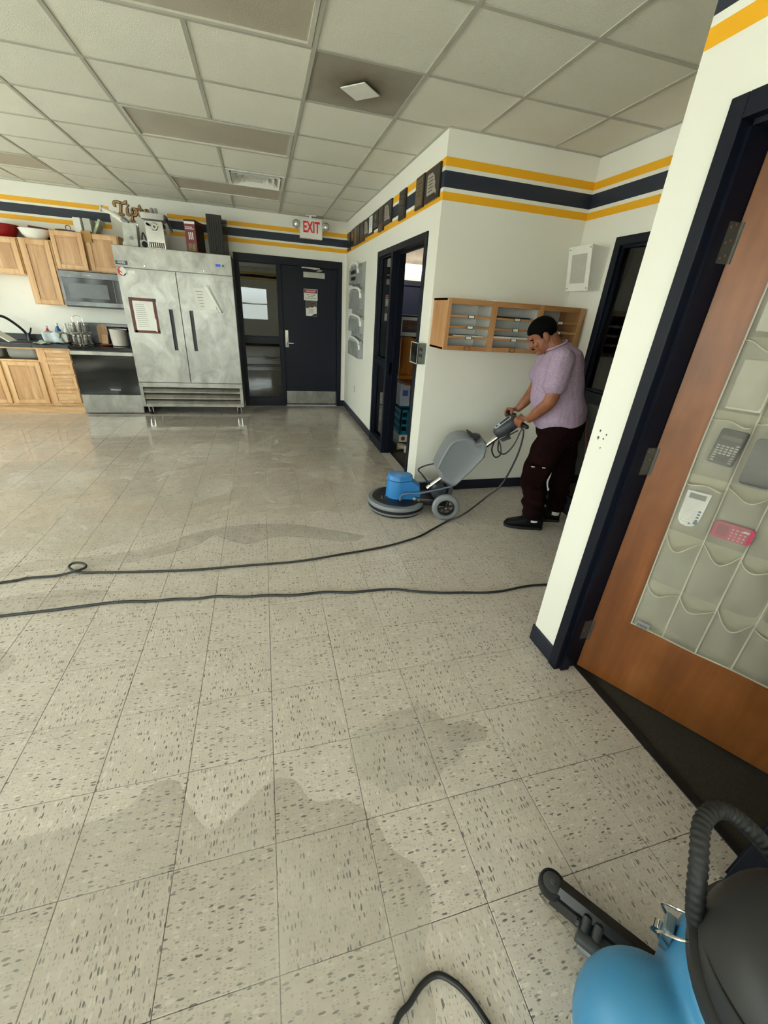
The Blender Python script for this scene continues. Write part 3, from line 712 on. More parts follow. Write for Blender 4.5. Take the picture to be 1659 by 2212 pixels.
# ------------------------------------------------------------ near doorway, wooden door leaf, organiser
m = MB(); mx0, mx1 = XW-.014, XW+WT+.02
m.box(mx0, mx1, .44, .492, 0, 2.176, .003); m.box(mx0, mx1, -.489, -.437, 0, 2.176, .003); m.box(mx0, mx1, -.437, .44, 2.118, 2.176, .003)
m.box(XW+.018, XW+.062, .426, .44, 0, 2.104); m.box(XW+.018, XW+.062, -.437, -.423, 0, 2.104); m.box(XW+.018, XW+.062, -.423, .426, 2.104, 2.118)
d3 = struct('door_3', m, nv)
DO = Vector((1.512, .436, .012)); DU = Vector((.50934, -.86057, 0)); DN = Vector((-.86057, -.50934, 0))   # hinge foot, along the leaf, out of its visible face
DM = Matrix(((DU.x, 0, DN.x, DO.x), (DU.y, 0, DN.y, DO.y), (0, 1, 0, DO.z), (0, 0, 0, 1)))               # local (along, up, out)
def D(mb): mb.v = [tuple(DM @ Vector(p)) for p in mb.v]; return mb
Mdoor = wood_mat('stained_birch', '#653616', '#8a5229', '#9d6336', 1, .45, rough=.36, dark=.35, blotch=.75)
m = MB(); m.box(.0, .905, 0, 2.095, -.044, 0, .002); leaf = part('door_leaf', m, Mdoor, d3, local=True)
leaf.matrix_local = DM; WM[leaf] = DM.copy()
for z in (1.78, 1.055, .19):
    m = MB(); m.box(XW+.066, XW+WT+.004, .4375, .44, z, z+.112, .001); hg = part('hinge', m, M['brass'], d3, label='grey steel butt hinge')
    m = MB(); m.tube([(XW+WT+.004, .432, z), (XW+WT+.004, .432, z+.112)], .007, 8); part('hinge_pin', m, M['brass'], hg)
    m = MB()
    for q_ in (.015, .056, .097): m.lathe([(.004, .436), (.004, .4375)], (XW+.085, 0, z+q_), 8, 'y'); m.lathe([(.004, .436), (.004, .4375)], (XW+.103, 0, z+q_+.008), 8, 'y')
    part('screw', m, M['chrome'], hg)
# pocket organiser: backing sheet, seams and four columns of see-through pockets
t = thing('pocket_organiser', 'hanging grey mesh pocket organiser holding calculators on brown wooden door', 'organiser', DM @ Vector((.38, .38, .01)))
def skew(a, z): return a + .03*(1-min(1, z/1.2))*(1-.15*(a/.5))          # left edge slants as it hangs
Mback = mat('organiser_backing', '#96917f', .75, var=.1, vs=6, bump=.1, bs=300)
nt = NT('organiser_mesh'); v = nt.coords('Object'); nn = nt.noise(v, 14, 4, .6, .4)
nt.col(nt.ramp(nn, (.3, lin('#98948a')), (.7, lin('#bdb8ac')))); nt.b.inputs['Roughness'].default_value = .45
nt.b.inputs['Alpha'].default_value = .28; nt.bump(nn, .25, .01); Mpk = nt.m
Mseam = mat('organiser_binding', '#b3ae9f', .6, var=.05)
cols = [.128, .250, .372, .492, .612]; rows = [.385, .620, .858, 1.095, 1.33, 1.565, 1.80]
def sheetfn(u, v):
    z = .378+(1.86-.378)*v; a = .125+(.615-.125)*u
    return (skew(a, z), z, .0085+.003*math.sin(9*u+5*v)+.002*math.sin(23*v+4*u))
m = MB(); m.grid(sheetfn, 16, 40); b = part('backing', D(m), Mback, t, smooth=True)
sm = b.modifiers.new('cloth', 'SOLIDIFY'); sm.thickness = .0025
for c in range(4):
    for r in range(6):
        random.seed(c*31+r*7+3); sag = random.uniform(.02, .055); ph = random.uniform(0, 6); dp = random.uniform(.018, .036); sk = random.uniform(-.25, .25)
        full = (c, r) in ((0, 3), (0, 2), (1, 2), (1, 3), (0, 4), (0, 5), (1, 5), (1, 4))
        if full: sag *= .45
        def pf(u, v, c=c, r=r):
            s = math.sin(PI*u); h = .215 - sag*s*(v**2)*(1+sk*(u-.5)*3) + .012*math.sin(2*PI*u+ph)*v
            out = (.010 + ((.026*min(1, s*3.2)*min(1, v*16)) if full else dp*s**.7*(.25+.75*v)) + .006*math.sin(9*u+ph)*v*s) if 0 < u < 1 else .009
            if v == 0: out = .009
            z = rows[r] + h*v; a = cols[c]+(cols[c+1]-cols[c])*(u + .0)
            return (skew(a, z), z, out)
        m = MB(); m.grid(pf, 10, 8); pk = part('pocket', D(m), Mpk, t, smooth=True, auto=80)
        e = MB(); e.tube([tuple(Vector(pf(k/10, 1))) for k in range(11)], .0022, 5); part('hem', D(e), Mseam, pk, smooth=True)
for c in range(5):
    e = MB(); e.tube([(skew(cols[c], z), z, .0115) for z in [.38+k*.1 for k in range(15)]], .004, 6, flat=.5); part('binding', D(e), Mseam, t, smooth=True)
for z in (.38, 1.86):
    e = MB(); e.tube([(skew(.125+k*.049, z), z+.002*math.sin(k), .010) for k in range(11)], .004, 6); part('binding', D(e), Mseam, t, smooth=True)
for a in (.17, .37, .57):
    e = MB(); e.box(a-.012, a+.012, 1.86, 2.098, .001, .004); e.box(a-.012, a+.012, 2.095, 2.099, -.046, .004); part('over_door_hook', D(e), M['chrome'], t)
e = MB(); e.box(.168, .215, .398, .428, .0405, .0412); lb = part('printed_tag', D(e), M['grey'], t)
e = MB()
for k in range(8): e.box(.172+k*.005, .174+k*.005, .402, .415, .0412, .0416)
part('print', D(e), M['ink'], lb)
def calc(name, label, a0, z0, w, h, body_mt, tilt, outline, screen, keys, group='calculators in the organiser'):
    """pocket calculator standing in a pocket: local x along the door, y up, z out"""
    Mx = DM @ Matrix.Translation((a0, z0, .022)) @ Matrix.Rotation(tilt, 4, 'Z')
    tt = thing(name, label, 'calculator', Mx.translation, group=group)
    def Q(mb): mb.v = [tuple(Mx @ Vector(p)) for p in mb.v]; return mb
    m = MB(); m.prism(outline, 'z', -.007, .006); bd = part('body', Q(m), body_mt, tt)
    sx, sy, sw, sh, smt = screen; m = MB(); m.box(sx-sw/2, sx+sw/2, sy-sh/2, sy+sh/2, .006, .0075); part('display', Q(m), smt, tt)
    for (kx, ky, kw, kh, km) in keys:
        m = MB(); m.box(kx-kw/2, kx+kw/2, ky-kh/2, ky+kh/2, .006, .009, .0012); part('key', Q(m), km, tt)
kl, kd = mat('pale_key', '#a9a99c', .5), mat('dark_key', '#33332f', .5)
ks = []
for r in range(8):
    for c in range(5):
        if r == 0 and c != 4: continue
        dk = r > 4 and 0 < c < 4
        if r == 7 and c == 0: pass
        ks.append((-.026+c*.013, .013-r*.0088, .010, .0055, kd if dk else (kl if c < 4 or r < 3 else M['grey'])))
calc('calculator', 'black scientific calculator with rows of pale keys in a pocket', .205, 1.213, .076, .118, mat('calculator_black', '#121211', .5), -.07, rrect(.078, .122, .008), (0, .034, .058, .014, mat('lcd_dark', '#4c4b42', .3)), ks)
ks = [(-.022+c*.011, -.006-r*.0095, .008, .006, M['wplastic']) for r in range(6) for c in range(4)] + [(.024, -.002-.012*r, .009, .007, mat('blue_grey_key', '#5b6a86', .5)) for r in range(4)] + [(.008, -.055, .009, .007, mat('blue_grey_key', '#5b6a86', .5)), (.024, -.048, .012, .012, mat('blue_grey_key', '#5b6a86', .5))]
calc('calculator', 'white calculator with rounded foot and grey display in a pocket', .185, .968, .07, .14, mat('calculator_white', '#dcdcd6', .45), .0,
     [(-.037, .07), (-.034, -.03), (-.03, -.052), (-.018, -.066), (0, -.07), (.018, -.066), (.03, -.052), (.034, -.03), (.037, .07)], (0, .052, .052, .02, mat('lcd_grey', '#7d8078', .3)), ks)
ks = [(-.002+.013*c, .014-.0125*r, .006, .004, M['wplastic']) for c in range(4) for r in range(4)] + [(.036, .016, .018, .008, M['wplastic'])]
calc('calculator', 'pink calculator lying sideways in a pocket', .322, .925, .12, .06, mat('calculator_pink', '#b5385c', .45), .0, rrect(.118, .062, .014), (-.03, 0, .035, .04, mat('calculator_pink_panel', '#8f2c4a', .4)), ks)
e = MB(); e.prism(rrect(.09, .16, .015, 4, .315, 1.185), 'z', .012, .027); solo('phone_case', D(e), M['dgrey'], 'dark grey flat case in a pocket beside the black calculator', 'case')
for k, (a, z, w_, h_, c_) in enumerate(((.20, 1.42, .1, .16, '#b3ae9c'), (.315, 1.43, .10, .13, '#a39a86'), (.19, 1.68, .09, .2, '#c8c4b4'), (.315, 1.66, .095, .17, '#bdb6a0'))):
    e = MB(); e.box(a-w_/2, a+w_/2, z-h_/2, z+h_/2, .012, .026, .004)
    solo('pocket_card', D(e), mat('card_stock_%d' % k, c_, .7), ('buff card in the pocket above the black calculator', 'tan card in the pocket above the dark grey case', 'tall cream card in the highest pocket by the door hinges', 'broad buff card in the highest row beside the tall cream card')[k], 'card', 'cards in the organiser pockets')
# ------------------------------------------------------------ kitchen run
Hk = ('#a5744a', '#cba274', '#e2c298')
Wv = wood_mat('hickory_upright', *Hk, 2, 1.0, boards=16, dark=.5); Wh = wood_mat('hickory_level', *Hk, 0, 1.0, boards=0, dark=.5)
Wf = wood_mat('hickory_frame', '#bb8c5c', '#d2a878', '#dfbd92', 2, .7, dark=.3)
def panel_door(name, parent, x0, x1, z0, z1, y, rail=.052, grain=Wv, knob=None):
    """shaker front: raised frame with a recessed centre panel as its sub-part"""
    m = MB(); th = .02
    m.box(x0, x0+rail, y-th, y, z0, z1, .003); m.box(x1-rail, x1, y-th, y, z0, z1, .003)
    m.box(x0+rail, x1-rail, y-th, y, z0, z0+rail, .003); m.box(x0+rail, x1-rail, y-th, y, z1-rail, z1, .003)
    d = part(name, m, Wf, parent)
    m = MB(); m.box(x0+rail, x1-rail, y-.010, y-.002, z0+rail, z1-rail); m.box(x0+rail+.018, x1-rail-.018, y-.014, y-.010, z0+rail+.018, z1-rail-.018, .003)
    part('centre_panel', m, grain, d); return d
YBF, YK = 5.985, YB-.002
# drawer base
t = thing('base_cabinet', 'natural hickory base cabinet of four drawers beside the range', 'cabinet', (-2.62, 6.25, 0))
m = MB(); m.box(-2.80, -2.440, YBF, YK, .115, .868); part('carcass', m, Wf, t)
m = MB(); m.box(-2.80, -2.440, YBF+.03, YK, 0, .115); part('toe_kick', m, Wh, t)
for (z0, z1) in ((.716, .842), (.538, .692), (.342, .516), (.150, .319)): panel_door('drawer', t, -2.762, -2.448, z0, z1, YBF, .034, Wh)
# sink base: doors below, open front above where the basin shows
t = thing('base_cabinet', 'natural hickory sink cabinet with open gap under black counter', 'cabinet', (-3.25, 6.25, 0))
m = MB(); m.box(-3.70, -3.66, YBF, YK, .115, .868); m.box(-2.83, -2.80, YBF, YK, .115, .868); m.box(-3.66, -2.83, YBF, YBF+.02, .69, .712); m.box(-3.66, -2.83, YBF, YK, .115, .14); m.box(-3.66, -2.83, YK-.02, YK, .14, .868); m.box(-3.66, -2.83, YBF, YBF+.02, .845, .868); m.box(-3.265, -3.235, YBF, YBF+.02, .14, .69)
part('carcass', m, Wf, t)
m = MB(); m.box(-3.70, -2.80, YBF+.03, YK, 0, .115); part('toe_kick', m, Wh, t)
panel_door('door', t, -3.235, -2.828, .145, .688, YBF); panel_door('door', t, -3.665, -3.262, .145, .688, YBF)
t = thing('base_cabinet', 'natural hickory base cabinet with two tall doors beyond the sink', 'cabinet', (-4.15, 6.25, 0))
m = MB(); m.box(-4.60, -3.70, YBF, YK, .115, .868); part('carcass', m, Wf, t)
m = MB(); m.box(-4.60, -3.70, YBF+.03, YK, 0, .115); part('toe_kick', m, Wh, t)
panel_door('door', t, -4.13, -3.73, .145, .835, YBF); panel_door('door', t, -4.57, -4.15, .145, .835, YBF)
t = thing('worktop', 'black laminate worktop with low backsplash over the hickory cabinets', 'worktop', (-3.5, 6.25, .868))
Mct = mat('black_laminate', '#1d1e20', .35, var=.3, vs=120)
m = MB(); m.box(-4.60, -3.64, 5.945, YK, .868, .906, .004); m.box(-2.845, -2.437, 5.945, YK, .868, .906, .004); m.box(-3.64, -2.845, 5.945, 6.03, .868, .906, .004); m.box(-3.64, -2.845, 6.46, YK, .868, .906, .004); part('slab', m, Mct, t)
m = MB(); m.box(-4.60, -2.437, YK-.02, YK, .906, .985, .003); part('backsplash', m, Mct, t)
t = thing('kitchen_sink', 'grey basin sink hanging below the black worktop', 'sink', (-3.2, 6.25, .70))
Msk = mat('grey_composite_sink', '#8c8c86', .4, var=.08)
for (x0, x1) in ((-3.60, -3.24), (-3.20, -2.85)):
    m = MB(); cxm, cw = (x0+x1)/2, x1-x0; R = []
    for (z, s) in ((.866, 1.0), (.80, .985), (.745, .96), (.715, .88), (.706, .7)): R.append([(a, b, z) for a, b in rrect(cw*s, .40*s, .05*s, 4, cxm, 6.245)])
    for (z, s) in ((.712, .68), (.722, .85), (.75, .93), (.80, .955), (.866, .965)): R.append([(a, b, z) for a, b in rrect(cw*s, .40*s, .05*s, 4, cxm, 6.245)])
    m.loft(R, cap=False); b = part('basin', m, Msk, t, smooth=True, auto=60)
m = MB(); m.box(-3.64, -3.58, 6.02, 6.47, .858, .868); m.box(-2.87, -2.832, 6.02, 6.47, .858, .868); m.box(-3.58, -2.87, 6.02, 6.05, .858, .868); m.box(-3.58, -2.87, 6.44, 6.47, .858, .868); m.box(-3.24, -3.20, 6.05, 6.44, .858, .868); part('rim', m, Msk, t)
t = thing('kitchen_faucet', 'dark gooseneck kitchen faucet bending over the sink', 'faucet', (-3.08, 6.50, .906))
Mfc = mat('graphite_metal', '#3a3d3e', .3, .7)
m = MB(); m.tube(smooth_path([(-3.08, 6.49, .906), (-3.10, 6.48, 1.0), (-3.16, 6.44, 1.10), (-3.24, 6.38, 1.19), (-3.31, 6.32, 1.21), (-3.36, 6.28, 1.17)]), .017, 10); part('spout', m, Mfc, t, smooth=True)
m = MB(); m.lathe([(.032, .906), (.03, .93), (.022, .95), (.022, 1.0)], (-3.08, 6.49, 0), 14); part('base', m, Mfc, t, smooth=True)
m = MB(); m.tube([(-3.08, 6.49, .97), (-3.03, 6.46, 1.02), (-3.0, 6.43, 1.07)], .010, 8); part('lever', m, Mfc, t, smooth=True)
m = MB(); m.M = Matrix.Translation((-3.14, 6.18, .907)) @ Matrix.Rotation(.62, 4, 'Y'); m.box(-.235, 0, -.10, .10, 0, .016, .005); m.M = None
m.v = [(p[0], p[1], p[2]) for p in m.v]
zmin = min(p[2] for p in m.v); m.v = [(p[0], p[1], p[2]-zmin+.9065) for p in m.v]
solo('cutting_board', m, M['white'], 'white cutting board leaning at an angle beside the faucet', 'cutting board')
# wall cabinets
def upper(label, x0, x1, z0, z1, doors, y=6.255):
    t = thing('wall_cabinet', label, 'cabinet', ((x0+x1)/2, 6.40, z0), group='hickory wall cabinets')
    m = MB(); m.box(x0, x1, y, YK, z0, z1, .002); part('carcass', m, Wf, t)
    for (a, b) in doors: panel_door('door', t, a, b, z0+.012, z1-.012, y)
    return t
upper('short hickory wall cabinet above the sink carrying the red bowl', -3.62, -2.798, 1.703, 2.112, [(-3.2, -2.81), (-3.61, -3.21)])
upper('tall narrow hickory wall cabinet with long single door beside the microwave', -2.792, -2.437, 1.375, 2.118, [(-2.762, -2.458)])
t = upper('hickory wall cabinet over the microwave with one door ajar', -2.430, -1.672, 1.80, 2.235, [(-2.045, -1.682)])
d = panel_door('door', t, -2.425, -2.062, 1.812, 2.225, 6.255)
piv = Vector((-2.425, 6.255, 1.812)); Rm = Matrix.Translation(WM[t].inverted() @ piv) @ Matrix.Rotation(-.10, 4, 'Z') @ Matrix.Translation(-(WM[t].inverted() @ piv)); d.matrix_local = Rm
upper('hickory wall cabinet beyond the red bowl at the far end of the run', -4.5, -3.63, 1.375, 2.118, [(-4.06, -3.65), (-4.49, -4.08)])
# microwave
Mbg = mat('black_glass', '#08090a', .08, var=.1, spec=.35)
ss = M['steel']; Msd = steel_mat('dark_stainless', '#77797a', .35, axis=0)
t = thing('microwave', 'grey stainless over-range microwave with black glass door', 'microwave', (-2.04, 6.36, 1.372))
m = MB(); m.box(-2.414, -1.668, 6.19, YK, 1.385, 1.792, .003); m.box(-2.414, -1.668, 6.20, YK, 1.372, 1.385); part('body', m, M['dgrey'], t)
m = MB(); m.box(-2.414, -1.668, 6.165, 6.19, 1.715, 1.792, .004); m.box(-2.414, -1.668, 6.165, 6.19, 1.388, 1.446, .004); m.box(-2.414, -2.388, 6.165, 6.19, 1.446, 1.715); m.box(-1.69, -1.668, 6.165, 6.19, 1.446, 1.715); fr = part('door_frame', m, Msd, t)
m = MB(); m.box(-2.388, -1.69, 6.168, 6.186, 1.446, 1.715); dr = part('door_glass', m, Mbg, t)
m = MB(); m.box(-2.335, -1.885, 6.166, 6.168, 1.485, 1.655); part('viewing_window', m, mat('microwave_window', '#3b3e40', .15, var=.15), dr)
m = MB(); m.box(-1.81, -1.806, 6.166, 6.168, 1.45, 1.71); part('handle_line', m, M['grey'], dr)
part('brand_mark', text_mb('Whirlpool', .022, (-2.10, 6.1645, 1.755), (1, 0, 0), (0, 0, 1)), M['paper'], t)
# range
t = thing('range_oven', 'stainless range with black glass oven door and flat cooktop', 'oven', (-2.055, 6.26, 0))
m = MB(); m.box(-2.434, -1.674, 5.975, 6.54, .02, .862); part('body', m, M['dgrey'], t)
m = MB(); m.box(-2.430, -1.678, 5.952, 5.975, .018, .272, .004); part('drawer', m, ss, t, label='stainless storage drawer')
m = MB(); m.box(-2.430, -1.678, 5.948, 5.975, .280, .795, .004); od = part('oven_door', m, Mbg, t)
part('brand_mark', text_mb('Whirlpool', .03, (-1.99, 5.9472, .345), (1, 0, 0), (0, 0, 1)), M['paper'], od)
m = MB(); m.box(-2.432, -1.676, 5.925, 5.975, .798, .852, .006); part('handle_bar', m, ss, t, label='broad stainless handle band')
m = MB(); m.box(-2.434, -1.674, 5.945, 6.50, .862, .903, .004); part('cooktop', m, Mbg, t)
m = MB(); m.box(-2.434, -1.674, 6.47, 6.545, .903, 1.17, .006); bk = part('control_panel', m, Msd, t)
m = MB(); m.box(-2.08, -1.72, 6.466, 6.47, 1.075, 1.135); part('display', m, Mbg, bk)
m = MB(); m.box(-1.905, -1.87, 6.4645, 6.466, 1.10, 1.112); part('clock_digits', m, mat('blue_digits', '#5a6cff', .4, emit=1.5), bk)
m = MB(); m.box(-2.06, -1.90, 6.466, 6.47, .93, 1.02); part('lower_panel', m, Mbg, bk)
# things on the range and the worktop
t = thing('jar_rack', 'chrome two-tier rack of small glass spice jars on the range', 'spice rack', (-2.345, 6.22, .903))
m = MB(); cxr, cyr = -2.345, 6.22
for z in (.915, 1.06): m.tube([(cxr+.125*math.cos(a), cyr+.125*math.sin(a), z) for a in [2*PI*k/20 for k in range(21)]], .004, 6); m.tube([(cxr+.08*math.cos(a), cyr+.08*math.sin(a), z-.008) for a in [2*PI*k/20 for k in range(21)]], .003, 6)
m.tube([(cxr, cyr, .905), (cxr, cyr, 1.20)], .006, 8); m.tube(smooth_path([(cxr-.06, cyr, 1.18), (cxr-.055, cyr, 1.24), (cxr, cyr, 1.265), (cxr+.055, cyr, 1.24), (cxr+.06, cyr, 1.18)]), .004, 6)
for a in (0, PI/2): m.tube([(cxr-.12*math.cos(a), cyr-.12*math.sin(a), .91), (cxr+.12*math.cos(a), cyr+.12*math.sin(a), .91)], .004, 6); m.tube([(cxr-.12*math.cos(a), cyr-.12*math.sin(a), 1.055), (cxr+.12*math.cos(a), cyr+.12*math.sin(a), 1.055)], .004, 6)
part('wire_frame', m, M['chrome'], t, smooth=True)
jg = mat('jar_glass', '#8c8b82', .08, var=.25, vs=30, spec=.8, alpha=.75)
for z in (.922, 1.068):
    for k in range(8):
        a = 2*PI*k/8+(.3 if z > 1 else 0); x, y = cxr+.09*math.cos(a), cyr+.09*math.sin(a)
        m = MB(); m.lathe([(.022, z), (.025, z+.004), (.025, z+.075), (.02, z+.085)], (x, y, 0), 12); j = part('jar', m, jg, t, smooth=True)
        m = MB(); m.lathe([(.023, z+.085), (.024, z+.088), (.024, z+.108), (.020, z+.112)], (x, y, 0), 12); part('lid', m, M['chrome'], j, smooth=True)
m = MB(); m.M = Matrix.Translation((-2.14, 6.42, .905)) @ Matrix.Rotation(-.14, 4, 'X'); o_ = rrect(.13, .25, .04, 4, 0, .125); m.prism(o_, 'y', -.009, .009); m.M = None
t = thing('chopping_board', 'wooden chopping board propped upright on the range', 'cutting board', (-2.14, 6.40, .903)); part('board', m, Wv, t)
m = MB(); m.M = Matrix.Translation((-2.10, 6.33, .905)) @ Matrix.Rotation(-.2, 4, 'X'); m.prism(rrect(.075, .13, .02, 4, 0, .065), 'y', -.007, .007); m.M = None
solo('small_board', m, Wf, 'small pale wooden board leaning on the larger chopping board', 'cutting board')
m = MB(); m.lathe([(.085, .905), (.098, .91), (.105, 1.0), (.108, 1.115), (.112, 1.12), (.108, 1.122), (.102, 1.115), (.098, 1.0), (.09, .915), (0, .912)], (-1.88, 6.22, 0), 28)
solo('canister', m, mat('pale_stoneware', '#c9c1b8', .4, var=.06), 'pale round canister standing on the range beside the fridge', 'canister', smooth=True, auto=50)
m = MB(); m.lathe([(.06, .904), (.075, .908), (.078, .918), (.07, .922), (0, .915)], (-2.05, 6.20, 0), 20); solo('saucer', m, mat('red_glaze', '#6b1f1a', .3), 'dark red saucer in front of the wooden chopping boards', 'saucer', smooth=True)
t = thing('toaster', 'white countertop toaster draped with a light cloth', 'toaster', (-2.62, 6.27, .906))
m = MB(); m.box(-2.74, -2.50, 6.18, 6.36, .915, 1.035, .03); part('body', m, M['wplastic'], t, smooth=True)
for a in (-2.71, -2.53):
    for b in (6.2, 6.34): m = MB(); m.lathe([(.012, .906), (.012, .918)], (a, b, 0), 8); part('foot', m, M['black'], t)
m = MB(); m.tube(smooth_path([(-2.50, 6.2, .95), (-2.47, 6.16, 1.02), (-2.53, 6.15, 1.05), (-2.58, 6.15, .99), (-2.60, 6.15, .915)]), .004, 6); part('cord', m, M['black'], t, smooth=True)
def cloth(u, v):
    x = -2.765+.20*u; s = v*.268; y = 6.30-min(s, .135); z = 1.046-max(0, s-.135)*.95
    return (x+.01*math.sin(v*8)+(u-.5)*.05*max(0, v-.45), y-(.012*math.sin(u*9+1)+.012)*(v > .45), z+.006*math.sin(u*11))
m = MB(); m.grid(cloth, 14, 14); o = solo('dish_cloth', m, mat('pale_blue_cloth', '#c3cdd0', .85, var=.1, vs=30, bump=.3, bs=200), 'pale blue dish cloth hanging over the toaster', 'cloth', smooth=True)
o.modifiers.new('t', 'SOLIDIFY').thickness = .004
m = MB(); m.grid(lambda u, v: (-2.84+.17*u, 5.985+.13*v, .920+.03*math.sin(PI*u)*math.sin(PI*v)+.01*math.sin(u*9+v*7)), 10, 8)
o = solo('dish_rag', m, mat('grey_green_cloth', '#9aa294', .85, var=.2, vs=30), 'crumpled grey-green rag at the edge of the worktop', 'cloth', smooth=True); o.modifiers.new('t', 'SOLIDIFY').thickness = .004
def bottle(x, y, z, r, h, c, label, capc='#e4e4de'):
    t = thing('bottle', label, 'bottle', (x, y, z), group='bottles behind the toaster')
    m = MB(); m.lathe([(r*.9, z), (r, z+.005), (r, z+h*.62), (r*.5, z+h*.78), (r*.45, z+h*.85)], (x, y, 0), 14); part('body', m, mat('bottle_'+c[1:], c, .35), t, smooth=True)
    m = MB(); m.lathe([(r*.5, z+h*.84), (r*.5, z+h)], (x, y, 0), 12); part('cap', m, mat('cap_'+capc[1:], capc, .4), t)
bottle(-2.70, 6.47, .906, .035, .24, '#2f6fa8', 'blue bottle behind the cloth-draped toaster')
bottle(-2.60, 6.47, .906, .032, .24, '#dcdcd4', 'white bottle with white cap behind the toaster')
bottle(-2.53, 6.47, .906, .032, .23, '#cfd0c8', 'pale grey bottle next to the white bottle')
bottle(-2.82, 6.45, .906, .028, .20, '#b02a3c', 'small red bottle behind the crumpled rag', '#d8c9c4')
# on top of the wall cabinets
def bowl(x, y, z, r, h, m_, label, sx=1, sy=1):
    m = MB(); m.lathe([(r*.55, z), (r*.62, z+.008), (r*.85, z+h*.45), (r*.97, z+h*.9), (r*1.03, z+h), (r, z+h+.004), (r*.93, z+h*.92), (r*.8, z+h*.45), (r*.5, z+.015), (0, z+.012)], (x, y, 0), 28, sx=sx, sy=sy)
    solo('mixing_bowl', m, m_, label, 'bowl', smooth=True, auto=60)
bowl(-2.97, 6.40, 2.112, .165, .135, mat('red_enamel', '#8a1217', .25), 'red mixing bowl on top of the wall cabinet')
bowl(-2.62, 6.355, 2.118, .17, .105, M['wplastic'], 'white serving bowl with wavy rim on the tall cabinet', sy=.74)
m = MB(); m.M = Matrix.Translation((-2.62, 6.532, 2.119)) @ Matrix.Rotation(.08, 4, 'Y') @ Matrix.Rotation(-.15, 4, 'X'); m.box(-.15, .15, -.012, .012, 0.012, .155, .01); m.M = None
solo('serving_tray', m, mat('maroon_tray', '#5d1c1c', .4), 'maroon tray standing behind the white bowl', 'tray')
m = MB(); m.lathe([(.10, 2.236), (.115, 2.245), (.115, 2.252), (0, 2.256)], (-2.29, 6.40, 0), 24); t = thing('pan_lid', 'dark flat pan lid with wire ring on the cabinet', 'pan lid', (-2.27, 6.40, 2.235)); part('lid', m, M['dgrey'], t, smooth=True)
m = MB(); m.tube(smooth_path([(-2.25, 6.30, 2.252), (-2.25, 6.30, 2.285), (-2.225, 6.30, 2.30), (-2.20, 6.30, 2.285), (-2.20, 6.30, 2.252)]), .004, 6); part('ring_handle', m, M['black'], t, smooth=True)
t = thing('carton', 'open white carton with a hanging flap on the wall cabinet', 'box', (-2.08, 6.40, 2.236))
m = MB(); m.box(-2.155, -2.075, 6.30, 6.50, 2.237, 2.395); part('white_side', m, M['paper'], t); m = MB(); m.box(-2.075, -2.045, 6.48, 6.50, 2.237, 2.39); part('back_side', m, M['paper'], t)
m = MB(); m.box(-2.045, -1.965, 6.30, 6.50, 2.237, 2.395); part('grey_side', m, mat('greyer_panel', '#b9bab4', .7), t)  # this side gets a greyer tone than the white one
m = MB(); m.box(-2.07, -1.965, 6.226, 6.231, 2.13, 2.252); m.box(-2.07, -1.965, 6.231, 6.30, 2.247, 2.252); part('flap', m, mat('brown_card', '#b48a4e', .8), t)
m = MB(); m.M = Matrix.Translation((-1.955, 6.40, 2.237)) @ Matrix.Rotation(.5, 4, 'Y'); m.box(.0, .03, -.1, .1, 0, .18, .004); m.M = None; zm = min(p[2] for p in m.v); m.v = [(p[0], p[1], p[2]-zm+2.237) for p in m.v]
solo('foil_bag', m, mat('green_white_packet', '#a9b39a', .5, var=.5, vs=16), 'green and white packet slumped against the white carton', 'packet')
